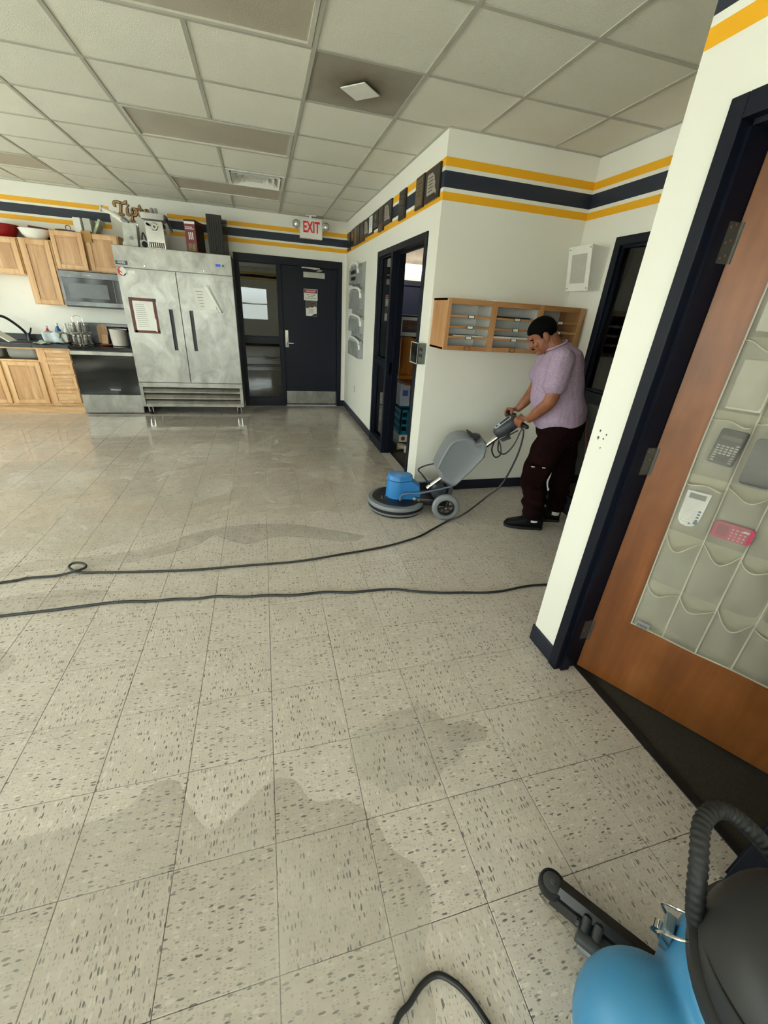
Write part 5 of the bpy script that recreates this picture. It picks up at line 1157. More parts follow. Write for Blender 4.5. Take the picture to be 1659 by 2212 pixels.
# ------------------------------------------------------------ helpers for soft bodies
def bake_soft(name, mb, m, parent, voxel=.008, it=4, factor=.5, label=None, post=None):
    """closed shapes fused into one continuous skin, smoothed, stored as plain mesh (local space of the parent)"""
    me = mesh(name, mb); o = bpy.data.objects.new(name, me); COL.objects.link(o)
    r = o.modifiers.new('r', 'REMESH'); r.mode = 'VOXEL'; r.voxel_size = voxel
    if it: s = o.modifiers.new('s', 'SMOOTH'); s.factor = factor; s.iterations = it
    dg = bpy.context.evaluated_depsgraph_get(); nm = bpy.data.meshes.new_from_object(o.evaluated_get(dg))
    bpy.data.objects.remove(o); bpy.data.meshes.remove(me)
    if post:
        for v in nm.vertices: v.co = post(v.co)
    nm.polygons.foreach_set('use_smooth', [True]*len(nm.polygons)); nm.materials.clear(); nm.materials.append(m); nm.name = name
    ob = bpy.data.objects.new(name, nm); COL.objects.link(ob); ob.parent = parent; WM[ob] = WM[parent].copy()
    if label: ob['label'] = label
    return ob
def chain(mb, pts, seg=14, caps=True):
    """round limb through (x, y, z, r) points with rounded ends"""
    P = [Vector(p[:3]) for p in pts]; R = [p[3] for p in pts]
    Q = smooth_path([tuple(p) for p in P], 5); RR = []
    for i in range(len(P)-1):
        for k in range(5): t = k/5; t = t*t*(3-2*t); RR.append(R[i]*(1-t)+R[i+1]*t)
    RR.append(R[-1])
    mb.tube([tuple(q) for q in Q], RR, seg); mb.ell(tuple(P[0]), R[0], 12, 8); mb.ell(tuple(P[-1]), R[-1], 12, 8); return mb
def oval(c, rx, ry, n=20, tilt=0, p=2.0):
    """ring of a torso section: rx along x (front-back), ry along y, tilted about y"""
    out = []
    for k in range(n):
        a = 2*PI*k/n; ca, sa = math.cos(a), math.sin(a)
        x = rx*math.copysign(abs(ca)**(2/p), ca); y = ry*math.copysign(abs(sa)**(2/p), sa)
        out.append((c[0]+x*math.cos(tilt), c[1]+y, c[2]+x*math.sin(tilt)))
    return out
# ------------------------------------------------------------ the man (local frame: x points behind him, y to his right, z up; he faces -x)
MY = math.atan2(-.403, .915)
man = thing('person', 'person in lavender t-shirt and dark cargo pants leaning over the floor polisher', 'person', (1.14+1.2*.915, 2.41-1.2*.403, 0), MY)
OX = 1.2                                               # local x = s - OX
def S(s, l, z): return (s-OX, l, z)
nt = NT('skin'); v = nt.coords('Object'); nt.col(nt.ramp(nt.noise(v, 18, 4), (.3, lin('#84513a')), (.7, lin('#9a6145')))); nt.b.inputs['Roughness'].default_value = .5
nt.b.inputs['Subsurface Weight'].default_value = .08; nt.b.inputs['Subsurface Radius'].default_value = (.01, .004, .002); nt.bump(nt.noise(v, 220, 2), .06, .001); Mskin = nt.m
hf = Vector((-.80, 0, -.60)); hu = Vector((-.60, 0, .80)); hl = Vector((0, -1, 0)); Hc = Vector(S(.948, 0, 1.487))
def HP(f, l, u): return tuple(Hc + hf*f + hl*l + hu*u)
def hell(mb, c, r, seg=18, rings=12):
    """ellipsoid aligned with the head: centre and radii as (forward, side, up)"""
    t = MB(); t.ell((0, 0, 0), (1, 1, 1), seg, rings); mb.add([HP(c[0]+p[0]*r[0], c[1]+p[1]*r[1], c[2]+p[2]*r[2]) for p in t.v], t.f)
b = MB()
hell(b, (-.012, 0, .032), (.098, .076, .088)); hell(b, (.024, 0, -.03), (.066, .064, .082)); hell(b, (.052, 0, -.088), (.034, .036, .026)); hell(b, (.01, 0, -.062), (.062, .060, .05))
hell(b, (.078, 0, .028), (.016, .05, .013)); hell(b, (.098, 0, -.022), (.016, .0145, .015)); hell(b, (.088, 0, -.004), (.014, .010, .03)); hell(b, (.082, 0, -.056), (.016, .024, .009)); hell(b, (.078, 0, -.068), (.016, .022, .009))
for sd in (-1, 1):
    hell(b, (.060, sd*.040, -.022), (.024, .020, .022)); hell(b, (.091, sd*.013, -.026), (.010, .007, .008)); hell(b, (.070, sd*.03, .010), (.013, .014, .010))
    hell(b, (-.012, sd*.076, -.008), (.020, .010, .032), 14, 10); hell(b, (-.006, sd*.072, -.038), (.010, .009, .012), 12, 8)
chain(b, [HP(-.035, 0, -.03)+(.062,), S(1.035, 0, 1.425)+(.066,), S(1.08, 0, 1.37)+(.085,)])
b.loft([oval(S(1.09, 0, 1.40), .07, .10), oval(S(1.11, 0, 1.34), .12, .185), oval(S(1.14, 0, 1.2), .15, .18), oval(S(1.18, 0, 1.05), .16, .175), oval(S(1.215, 0, .92), .15, .17), oval(S(1.22, 0, .84), .13, .16)])
arms = {-1: [S(1.075, -.185, 1.345), S(1.055, -.245, 1.22), S(1.045, -.262, 1.085), S(1.005, -.165, .985), S(.968, -.075, .905)],
        1: [S(1.075, .185, 1.345), S(1.05, .255, 1.22), S(1.035, .295, 1.09), S(.985, .268, .99), S(.93, .248, .915)]}
for sd, A in arms.items(): chain(b, [A[0]+(.062,), A[1]+(.056,), A[2]+(.047,), A[3]+(.043,), A[4]+(.029,)])
for L in ([S(1.21, -.095, .88)+(.095,), S(1.11, -.105, .50)+(.065,), S(1.155, -.108, .30)+(.06,), S(1.175, -.11, .10)+(.042,)], [S(1.24, .095, .88)+(.095,), S(1.345, .095, .48)+(.065,), S(1.375, .092, .30)+(.06,), S(1.385, .09, .10)+(.042,)]): chain(b, L)
grips = {}
def hand(mb, sd, wrist, centre, axis):
    """fist closed round a bar: centre on the bar, axis along it"""
    a = Vector(axis).normalized(); c = Vector(centre); w = Vector(wrist)
    e1 = (w-c); e1 = (e1-a*e1.dot(a)).normalized(); e2 = a.cross(e1)
    if e2.x > 0: e2 = -e2                              # fingers go forward over the bar, then under it
    def at(t, r, k): return tuple(c + a*k + (e1*math.cos(t)+e2*math.sin(t))*r)
    for i, k in enumerate((-.031, -.0105, .010, .0295)):
        rr = (.0092, .0098, .0096, .0085)[i]; ex = (.0, .004, .003, -.003)[i]
        chain(mb, [at(math.radians(t), r+ex*.5, k)+(q*rr/.0095,) for t, r, q in ((18, .040, .0105), (62, .041, .0108), (105, .032, .0098), (150, .0285, .0095), (195, .028, .0092), (235, .029, .0085))], 10)
    pc = c+e1*.036+e2*.012
    mb.loft([[tuple(pc + a*(.040*math.cos(t)) + (e1*.30+e2*.95).normalized()*(.012*math.sin(t)) ) for t in [2*PI*q/14 for q in range(14)]],
             [tuple(pc+e1*.018-e2*.012 + a*(.042*math.cos(t)) + e2*(.0165*math.sin(t))) for t in [2*PI*q/14 for q in range(14)]],
             [tuple(pc*.35+w*.65 + a*(.035*math.cos(t)) + e2*(.019*math.sin(t))) for t in [2*PI*q/14 for q in range(14)]],
             [tuple(w + a*(.028*math.cos(t)) + e2*(.022*math.sin(t))) for t in [2*PI*q/14 for q in range(14)]]])
    s = a if (a.y*sd < 0) else -a                      # thumb side: towards the body's middle
    th = [c+s*.036+e1*.045-e2*.006, c+s*.043+e1*.030-e2*.020, c+s*.036+e1*.008-e2*.030, c+s*.024-e1*.012-e2*.028]
    chain(mb, [tuple(th[0])+(.013,), tuple(th[1])+(.0125,), tuple(th[2])+(.0110,), tuple(th[3])+(.0095,)], 10)
GA = {-1: (S(.920, -.022, .858), (.55, -.80, -.22)), 1: (S(.868, .232, .868), (.62, .75, -.20))}
for sd in (-1, 1): hand(b, sd, arms[sd][4], GA[sd][0], GA[sd][1])
body = bake_soft('body', b, Mskin, man, .0036, 3, .5)
# face details
e = MB()
for sd in (-1, 1): hell(e, (.0725, sd*.032, -.002), (.010, .013, .0055), 10, 8)
part('eye', e, mat('eye_dark', '#2a1d18', .3), man, local=True, smooth=True)
nth = mat('black_hair', '#060505', .8, spec=.08, var=.3, vs=60, bump=.5, bs=180)
h_ = MB(); t = MB(); t.ell((0, 0, 0), (1, 1, 1), 56, 44); P = []
def hairline(f):
    """lowest height of the hair at a place along the head"""
    K = [(-.12, -.052), (-.075, -.05), (-.045, -.035), (-.03, .012), (-.008, .03), (.006, .012), (.014, -.012), (.024, -.006), (.034, .034), (.055, .05), (.09, .056)]
    for (a0, b0), (a1, b1) in zip(K, K[1:]):
        if f <= a1: k = max(0, (f-a0)/(a1-a0)); return b0+(b1-b0)*k
    return K[-1][1]
for p in t.v:
    f, l, u = -.012+p[0]*.1035, p[1]*.0808, .033+p[2]*.0955
    k = max(0.0, min(1.0, (hairline(f)-u)/.012+.5)); sc = 1-.12*k
    P.append(HP(-.012+p[0]*.1035*sc, p[1]*.0808*sc, .033+p[2]*.0955*sc))
h_.add(P, t.f); hair = part('hair', h_, nth, man, local=True, smooth=True, auto=80, label='short black hair')
e = MB()
for sd in (-1, 1): e.tube([HP(.083, sd*.014, .014), HP(.084, sd*.03, .020), HP(.072, sd*.046, .014)], .0042, 6)
part('eyebrow', e, nth, man, local=True, smooth=True)
e = MB(); e.tube([HP(.088, -.024, -.051), HP(.099, -.008, -.045), HP(.099, .008, -.045), HP(.088, .024, -.051)], .0045, 6); part('moustache', e, nth, man, local=True, smooth=True)
# t-shirt: torso with sleeves
nt = NT('lavender_cotton'); v = nt.coords('Object'); n1 = nt.noise(v, 90, 3); n2 = nt.noise(nt.coords('Object', (7, 7, 4)), 1.2, 3, .5, .8)
nt.col(nt.ramp(n1, (.3, lin('#9a869f')), (.7, lin('#b29db4')))); nt.b.inputs['Roughness'].default_value = .9; nt.b.inputs['Specular IOR Level'].default_value = .1; nt.bump(n2, .55, .03); Mshirt = nt.m
b = MB()
b.loft([oval(S(1.065, 0, 1.425), .075, .085, 24, .5), oval(S(1.085, 0, 1.40), .105, .125, 24, .4), oval(S(1.105, 0, 1.365), .14, .195, 24, .3), oval(S(1.115, 0, 1.30), .165, .215, 24, .12), oval(S(1.125, 0, 1.22), .175, .213, 24, .05), oval(S(1.14, 0, 1.12), .188, .210, 24), oval(S(1.165, 0, 1.03), .205, .208, 24, .05), oval(S(1.20, 0, .94), .200, .205, 24, .18), oval(S(1.222, 0, .885), .186, .198, 24, .27), oval(S(1.225, 0, .872), .175, .190, 24, .28)])
for sd, A in arms.items():
    d = (Vector(A[2])-Vector(A[1])).normalized(); en = Vector(A[1])+d*.055
    chain(b, [S(1.085, sd*.14, 1.35)+(.085,), A[0][:2]+(A[0][2]-.01, .088), A[1]+(.080,), tuple(Vector(A[1])+d*.03)+(.082,)])
    b.tube([tuple(Vector(A[1])+d*.02), tuple(en)], [.082, .086], 20)
def wrinkle(p):
    q = p.copy(); q += Vector((p.x+.02, p.y, 0)).normalized()*(.004*math.sin(38*p.z+9*p.y+6*p.x)+.005*math.sin(17*p.z-14*p.x+3)*(1.2-min(1.2, abs(p.z-.93)*3))); return q
shirt = bake_soft('t_shirt', b, Mshirt, man, .008, 5, .5, 'lavender cotton t-shirt', wrinkle)
e = MB(); e.tube([tuple(S(1.055, 0, 1.432)[k]+(.078*math.cos(a)*math.cos(.5) if k == 0 else (.085*math.sin(a) if k == 1 else .078*math.cos(a)*math.sin(.5))) for k in range(3)) for a in [2*PI*q/24 for q in range(25)]], .007, 8); part('collar', e, Mshirt, man, local=True, smooth=True)
e = MB()
for k in range(5):
    z = 1.29-.035*k; y = -.03-.01*k
    for q in range(7):
        if (q*3+k) % 4: e.box(.26, .275, -.15+.03*q, -.128+.03*q, z, z+.012+.006*((q+k) % 2))
e.box(.26, .275, -.155, -.147, 1.06, 1.13); e.box(.26, .275, -.167, -.135, 1.095, 1.102)
pr = part('back_print', e, mat('dark_shirt_print', '#4a4250', .9), man, local=True); sw = pr.modifiers.new('w', 'SHRINKWRAP'); sw.target = shirt; sw.offset = .0015
# cargo pants
Mp = mat('dark_maroon_cloth', '#1a0b0b', .95, spec=.06, var=.25, vs=40, bump=.5, bs=30)
b = MB()
b.loft([oval(S(1.22, 0, .95), .165, .175, 24, .25), oval(S(1.225, 0, .86), .180, .190, 24, .15), oval(S(1.225, 0, .78), .165, .190, 24), oval(S(1.22, 0, .72), .12, .16, 24)])
legs = {-1: [S(1.195, -.095, .84)+(.118,), S(1.135, -.105, .66)+(.112,), S(1.10, -.108, .50)+(.108,), S(1.12, -.108, .34)+(.098,), S(1.15, -.11, .20)+(.088,), S(1.155, -.11, .095)+(.074,)],
        1: [S(1.265, .095, .84)+(.118,), S(1.335, .097, .64)+(.105,), S(1.362, .096, .48)+(.090,), S(1.372, .094, .32)+(.085,), S(1.375, .092, .20)+(.082,), S(1.378, .09, .105)+(.072,)]}
for sd, L in legs.items():
    P = [Vector(p[:3]) for p in L]; R = [p[3] for p in L]; Q = smooth_path([tuple(p) for p in P], 5); RR = [R[min(len(R)-1, i//5)]*(1-(i % 5)/5)+R[min(len(R)-1, i//5+1)]*((i % 5)/5) for i in range(len(Q))]
    b.tube([tuple(q) for q in Q], RR, 20); b.ell(tuple(P[0]), R[0], 14, 10)
b.M = Matrix.Translation(S(1.075, -.205, .50)) @ Matrix.Rotation(.12, 4, 'Y'); b.box(-.085, .085, -.02, .02, -.10, .085, .015); b.M = None
def fold(p):
    if p.z > .82: return p.copy()
    k = .004*math.sin(40*p.z+8*p.x)+(.007*math.sin(75*p.z+20*p.x) if p.z < .30 else 0)+.005*math.sin(21*p.z-18*p.x+2)
    c = Vector((-.09 if p.y < 0 else .155, -.105 if p.y < 0 else .095, p.z)); d = (p-c); d.z = 0
    return p + (d.normalized()*k if d.length > .01 else d)
pants = bake_soft('cargo_pants', b, Mp, man, .008, 3, .5, 'dark maroon cargo pants', fold)
e = MB(); e.box(S(1.028, 0, 0)[0], S(1.055, 0, 0)[0], -.2275, -.2265, .573, .581); e.box(S(1.11, 0, 0)[0], S(1.135, 0, 0)[0], -.2275, -.2265, .575, .583); pt = part('pocket_tag', e, M['paper'], man, local=True)
sw = pt.modifiers.new('w', 'SHRINKWRAP'); sw.target = pants; sw.offset = .002
Msh = mat('black_sneaker', '#09090b', .6, spec=.25, var=.3, vs=40); Mso = mat('black_sole', '#121213', .6)
for (s0, s1, l) in ((.945, 1.25, -.112), (1.13, 1.435, .088)):
    b = MB(); n = 15; L = s1-s0; R = []
    for k in range(n):
        u = k/(n-1); w = .5*(.060+.044*math.sin(PI*min(1, u*1.15+.06))**.8*(1-.25*u)); w *= (.62 if k == 0 else (.75 if k == n-1 else 1))
        top = .058+.052*max(0, min(1, (u-.10)/.45))**1.1+(.012 if u > .55 else 0)
        if k == 0: top = .038
        c = (S(s0+L*u, l, 0)[0], l, 0)
        R.append([(c[0], l+w*math.copysign(abs(math.cos(t))**.75, math.cos(t)), .02+(top-.02)*.5*(1+math.copysign(abs(math.sin(t))**.8, math.sin(t)))) for t in [2*PI*q/16 for q in range(16)]])
    b.loft(R); sh = part('shoe', b, Msh, man, local=True, smooth=True, auto=70, label='black sneaker')
    b = MB(); out = []
    for k in range(n):
        u = k/(n-1); w = .5*(.066+.044*math.sin(PI*min(1, u*1.15+.06))**.8*(1-.25*u))*(.6 if k in (0, n-1) else 1); out.append((S(s0-.006+(L+.012)*u, 0, 0)[0], w))
    poly = [(x, l+w) for x, w in out]+[(x, l-w) for x, w in out[::-1]]; b.prism(poly, 'z', .0, .024); part('sole', b, Mso, sh, local=True)
    b = MB()
    for k in range(4): x = S(s0+.085+.026*k, 0, 0)[0]; b.tube([(x, l-.025, .075+.010*k), (x+.004, l, .084+.011*k), (x, l+.025, .075+.010*k)], .0035, 6)
    part('lace', b, M['black'], sh, local=True)
    b = MB(); b.lathe([(.047, .07), (.045, .10), (.047, .14), (.0, .145)], (S((1.165 if l < 0 else 1.385), 0, 0)[0], l, 0), 16); part('sock', b, M['paper'], man, local=True, smooth=True, label='white sock')
# ------------------------------------------------------------ floor polisher (local frame: x towards the handle, y away from the man's near side, z up)
PO = Vector((1.125, 2.40, 0)); PY = math.atan2(-.2756, .961)
pol = thing('floor_polisher', 'blue and grey single-disc floor polisher with solution tank', 'floor polisher', PO, PY)
Mbl = mat('blue_plastic', '#2f7fc4', .38, var=.06); Mgr = mat('mid_grey_plastic', '#7c8086', .42, var=.06, vs=5); Mgd = mat('slate_plastic', '#3a3e44', .42); Mbk2 = mat('black_deck', '#141416', .38)
L_ = dict(local=True)
b = MB(); b.lathe([(.0, .088), (.215, .088), (.22, .094), (.215, .106), (.12, .114), (0, .116)], (0, 0, 0), 48); part('deck', b, Mbk2, pol, smooth=True, auto=40, **L_)
b = MB(); b.lathe([(.214, .064), (.250, .062), (.256, .068), (.256, .09), (.250, .099), (.214, .101)], (0, 0, 0), 56); part('bumper_ring', b, Mgr, pol, smooth=True, auto=40, **L_)
b = MB(); b.lathe([(.0, .030), (.247, .032), (.247, .063), (0, .063)], (0, 0, 0), 48); part('drive_plate', b, M['rubber'], pol, smooth=True, auto=40, **L_)
b = MB(); b.lathe([(.247, .018), (.252, .022), (.252, .034), (.244, .036), (.244, .018)], (0, 0, 0), 48); part('skirt_band', b, Mgr, pol, smooth=True, auto=40, **L_)
b = MB(); b.lathe([(.0, .0), (.236, .0), (.24, .006), (.24, .022), (0, .022)], (0, 0, 0), 48); part('pad', b, mat('black_pad', '#1b1b1c', .9), pol, **L_)
b = MB()
for (x, y) in ((-.13, -.05), (-.10, -.03), (-.13, -.01), (-.10, .01)): b.lathe([(.006, .112), (.006, .117), (0, .118)], (x, y-.04, 0), 10)
part('deck_bolt', b, M['chrome'], pol, **L_)
# motor housing
def motor_ring(z, rf, xr, wr, cx=.0):
    """outline: round front of radius rf, narrower tail ending at xr with half-width wr"""
    out = [(cx+rf*math.cos(a), rf*math.sin(a), z) for a in [math.radians(60+240*k/16) for k in range(17)]]
    out += [(cx+xr, -wr, z), (cx+xr+.008, -wr*.4, z), (cx+xr+.008, wr*.4, z), (cx+xr, wr, z)]; return out
b = MB(); b.loft([motor_ring(.112, .098, .20, .06), motor_ring(.16, .097, .205, .06), motor_ring(.225, .095, .19, .058), motor_ring(.252, .092, .155, .055), motor_ring(.270, .090, .12, .05)]); part('motor_housing', b, Mbl, pol, smooth=True, auto=35, label='bright blue motor housing', **L_)
b = MB(); b.loft([motor_ring(.270, .085, .112, .048), motor_ring(.276, .085, .112, .048)]); part('housing_seam', b, M['black'], pol, **L_)
b = MB(); b.loft([motor_ring(.276, .092, .122, .052), motor_ring(.305, .089, .118, .050), motor_ring(.318, .078, .105, .042), motor_ring(.322, .05, .07, .028)]); part('motor_cap', b, Mbl, pol, smooth=True, auto=35, **L_)
# chassis, pivot fork, wheels
b = MB(); b.box(.14, .46, -.10, -.075, .075, .14, .01); b.box(.14, .46, .075, .10, .075, .14, .01); b.box(.20, .40, -.10, .10, .095, .115, .006); b.tube([(.416, -.19, .118), (.416, .19, .118)], .013, 10); part('chassis', b, Mbk2, pol, smooth=True, auto=40, **L_)
for sd in (-1, 1):
    b = MB(); pth = smooth_path([(.03, sd*.118, .118), (.035, sd*.12, .16), (.075, sd*.122, .185), (.20, sd*.122, .20), (.34, sd*.11, .235), (.46, sd*.09, .265)], 5); b.tube([tuple(p) for p in pth], .0125, 8, flat=.6); part('lift_arm', b, mat('blue_grey_arm', '#6d7d96', .4), pol, smooth=True, **L_)
    b = MB(); y0 = sd*.20
    b.lathe([(.074, y0-.022), (.10, y0-.024), (.115, y0-.016), (.118, y0), (.115, y0+.016), (.10, y0+.024), (.074, y0+.022), (.074, y0-.022)], (.416, 0, .118), 36, 'y'); w = part('wheel', b, Mgr, pol, smooth=True, auto=60, label='grey tyre', **L_)
    b = MB(); b.lathe([(.064, y0-.018), (.076, y0-.02), (.076, y0+.02), (.064, y0+.018), (.064, y0-.018)], (.416, 0, .118), 32, 'y'); b.lathe([(.018, y0-.024), (.018, y0+.024)], (.416, 0, .118), 14, 'y')
    for k in range(6): a = 2*PI*k/6+.3; d = Vector((math.cos(a), 0, math.sin(a))); b.tube([tuple(Vector((.416, y0, .118))+d*.012), tuple(Vector((.416, y0, .118))+d*.068)], .009, 6)
    part('spoked_rim', b, M['black'], w, smooth=True, auto=40, **L_)
    b = MB(); b.lathe([(.0, y0-.029), (.008, y0-.027), (.009, y0-.024), (.009, y0+.024), (.008, y0+.027), (0, y0+.029)], (.416, 0, .118), 10, 'y'); part('axle_cap', b, M['chrome'], w, smooth=True, **L_)
b = MB(); b.tube([(.36, -.07, .19), (.36, .07, .19)], .062, 20); part('pivot_housing', b, Mgd, pol, smooth=True, auto=40, **L_)
b = MB(); b.tube([(.15, -.10, .135), (.15, -.105, .135)], .014, 12); b.tube([(.19, -.103, .122), (.19, -.107, .122)], .008, 10); part('chassis_bolt', b, M['chrome'], pol, smooth=True, **L_)
tdir = Vector((.435, 0, .407)).normalized(); tb = Vector((.36, 0, .288)); tt_ = Vector((.80, 0, .70))
b = MB(); b.tube([tuple(tb-tdir*.13), tuple(tt_+tdir*.02)], .022, 16); part('handle_tube', b, M['chrome'], pol, smooth=True, auto=40, **L_)
TK = [(.30, .425), (.325, .50), (.352, .57), (.385, .645), (.42, .682), (.47, .702), (.53, .708), (.585, .69), (.60, .665), (.635, .672), (.665, .685), (.688, .668), (.700, .62), (.695, .555), (.60, .42), (.49, .285), (.465, .275), (.42, .30), (.37, .325), (.345, .35), (.345, .385)]
def tank_ring(y, k):
    c = Vector((.50, .52)); return [(c.x+(p[0]-c.x)*k, y, c.y+(p[1]-c.y)*k) for p in TK]
b = MB(); b.loft([tank_ring(-.125, .82), tank_ring(-.132, .90), tank_ring(-.125, .97), tank_ring(-.10, 1.0), tank_ring(.10, 1.0), tank_ring(.125, .97), tank_ring(.132, .90), tank_ring(.125, .82)])
tk = part('solution_tank', b, Mgr, pol, smooth=True, auto=45, label='grey solution tank', **L_)
b = MB(); b.tube([(.62, -.03, .672), (.55, -.045, .73), (.52, -.05, .755)], [.018, .014, .004], 8); b.lathe([(.045, .0), (.045, .02), (.03, .028)], (.61, 0, .685), 16); part('tank_valve', b, Mgd, tk, smooth=True, **L_)
b = MB(); b.tube(smooth_path([(.30, -.02, .22), (.22, .04, .30), (.18, .10, .33), (.24, .13, .36), (.33, .10, .40)], 6), .007, 8); part('solution_hose', b, M['black'], pol, smooth=True, **L_)
# control head
hx = tdir; hz = Vector((-hx.z, 0, hx.x)); hc = Vector((.855, 0, .782))
def HD(a, y, c): p = hc + hx*a + hz*c; return (p.x, y, p.z)
def hring(a, w, t0, t1): return [HD(a, w*math.copysign(abs(math.cos(t))**.6, math.cos(t)), (t0+t1)/2+(t1-t0)/2*math.copysign(abs(math.sin(t))**.6, math.sin(t))) for t in [2*PI*k/20 for k in range(20)]]
b = MB(); b.loft([hring(-.105, .030, -.02, .03), hring(-.09, .048, -.035, .048), hring(-.05, .058, -.045, .056), hring(.03, .064, -.05, .056), hring(.09, .066, -.045, .05), hring(.115, .05, -.03, .035)]); hd = part('control_head', b, Mgd, pol, smooth=True, auto=50, label='dark control head', **L_)
b = MB(); P = rrect(.15, .062, .02, 4); b.add([HD(p[0]-.0, p[1], .0575) for p in P]+[HD(p[0], p[1], .0525) for p in P], [tuple(range(len(P)))]+[(i, (i+1) % len(P), len(P)+(i+1) % len(P), len(P)+i) for i in range(len(P))]); pn = part('control_panel', b, mat('pale_panel', '#c9d2dc', .35), hd, **L_)
b = MB(); P = rrect(.095, .042, .012, 4, .022); b.add([HD(p[0], p[1], .0595) for p in P]+[HD(p[0], p[1], .0575) for p in P], [tuple(range(len(P)))]+[(i, (i+1) % len(P), len(P)+(i+1) % len(P), len(P)+i) for i in range(len(P))]); part('panel_display', b, mat('navy_panel', '#1f2c4d', .3), pn, **L_)
b = MB()
for k in range(3): b.add([HD(-.01+.026*k+x, y, z) for z in (.0595, .0625) for x, y in ((-.008, -.014), (.008, -.014), (.008, .014), (-.008, .014))], [(4, 5, 6, 7), (0, 1, 5, 4), (1, 2, 6, 5), (2, 3, 7, 6), (3, 0, 4, 7)])
b.add([HD(-.052+x, y, z) for z in (.0575, .061) for x, y in ((-.012, -.008), (.008, -.014), (.008, .014), (-.012, .008))], [(4, 5, 6, 7), (0, 1, 5, 4), (1, 2, 6, 5), (2, 3, 7, 6), (3, 0, 4, 7)]); part('button', b, M['black'], pn, **L_)
Pinv = WM[pol].inverted() @ WM[man]
for sd in (-1, 1):
    c = Pinv @ Vector(GA[sd][0]); a = (Pinv.to_3x3() @ Vector(GA[sd][1])).normalized()
    if a.y*(c.y) < 0: a = -a
    i0, i1 = c-a*.055, c+a*.075; root = Vector(HD(.07, math.copysign(.05, c.y), .01))
    b = MB(); b.tube([tuple(p) for p in smooth_path([tuple(root), tuple(root*.5+i0*.5+Vector((0, 0, .004))), tuple(i0), tuple(c), tuple(i1)], 6)], .0165, 12); b.ell(tuple(i1), .0165, 10, 8); gp = part('grip', b, M['black'], pol, smooth=True, **L_)
    b = MB(); lv0 = Vector(HD(.03, math.copysign(.06, c.y), -.02)); lv1 = Vector(HD(-.03, math.copysign(.085, c.y), -.03)); b.tube([tuple(lv0), tuple(lv0*.5+lv1*.5), tuple(lv1)], [.006, .006, .006], 8); b.ell(tuple(lv1), (.018, .008, .012), 10, 8); part('trigger', b, M['black'], pol, smooth=True, **L_)
b = MB(); b.tube([tuple(HD(-.10, -.02, -.05)), tuple(HD(.06, -.02, -.075))], .006, 8); b.tube([tuple(HD(-.09, -.02, -.062)), tuple(HD(-.02, -.02, -.085))], .013, 8); part('release_lever', b, M['dgrey'], pol, smooth=True, **L_)
# its power lead: short loop under the head, then down to the floor and away
Wp = lambda p: tuple(WM[pol] @ Vector(p))
b = MB(); b.tube(smooth_path([Wp((.77, -.03, .665)), Wp((.755, -.06, .60)), Wp((.79, -.07, .545)), Wp((.83, -.07, .57)), Wp((.82, -.06, .64)), Wp((.80, -.04, .68))], 8), .006, 8)
b.tube(smooth_path([Wp((.80, -.05, .67)), Wp((.805, -.08, .60)), Wp((.86, -.09, .585)), Wp((.92, -.08, .66)), Wp((.955, -.07, .77)), Wp((.965, -.07, .80))], 8), .006, 8)
part('switch_lead', b, M['black'], pol, smooth=True)
# ------------------------------------------------------------ cables on the floor
Mcab = mat('dark_cable', '#26282b', .45, var=.2)
Wp = lambda p: tuple(WM[pol] @ Vector(p))
pts = [Wp((.972, -.075, .80)), Wp((.975, -.095, .72)), Wp((.94, -.14, .56)), Wp((.85, -.20, .36)), (1.80, 2.03, .22), (1.60, 2.0, .09), (1.47, 2.035, .012), (1.30, 1.93, .008), (1.125, 1.824, .008), (.836, 1.731, .008), (.514, 1.681, .008), (.187, 1.641, .008), (-.145, 1.648, .008), (-.457, 1.654, .008), (-.786, 1.691, .008), (-1.00, 1.722, .008), (-1.10, 1.735, .009), (-1.165, 1.765, .012), (-1.20, 1.80, .022), (-1.175, 1.828, .03), (-1.12, 1.81, .028), (-1.10, 1.77, .024), (-1.15, 1.735, .022), (-1.25, 1.727, .009), (-1.392, 1.73, .008), (-1.52, 1.706, .008), (-2.2, 1.66, .008), (-3.4, 1.75, .008), (-4.7, 1.6, .008)]
b = MB(); b.tube(smooth_path(pts, 8), .0075, 8)
solo('power_cable', b, Mcab, 'dark cable running from the polisher handle across floor with a small loop', 'cable', smooth=True)
pts = [(-4.6, 1.55, .008), (-3.0, 1.44, .008), (-2.0, 1.36, .008), (-1.372, 1.38, .008), (-1.123, 1.385, .008), (-.835, 1.395, .008), (-.65, 1.37, .008), (-.519, 1.364, .008), (-.40, 1.345, .008), (-.292, 1.347, .008), (-.15, 1.315, .008), (-.002, 1.302, .008), (.15, 1.275, .008), (.327, 1.272, .008), (.48, 1.24, .008), (.611, 1.234, .008), (.759, 1.221, .008), (.897, 1.171, .008), (1.05, 1.13, .008), (1.187, 1.107, .008), (1.33, 1.08, .008), (1.467, 1.075, .008), (1.62, 1.09, .008), (1.785, 1.082, .008), (2.1, 1.02, .008), (2.45, .95, .008)]
b = MB(); b.tube(smooth_path(pts, 6), .0075, 8); solo('power_cable', b, Mcab, 'dark cable lying across the dry tiles into the alcove', 'cable', smooth=True)
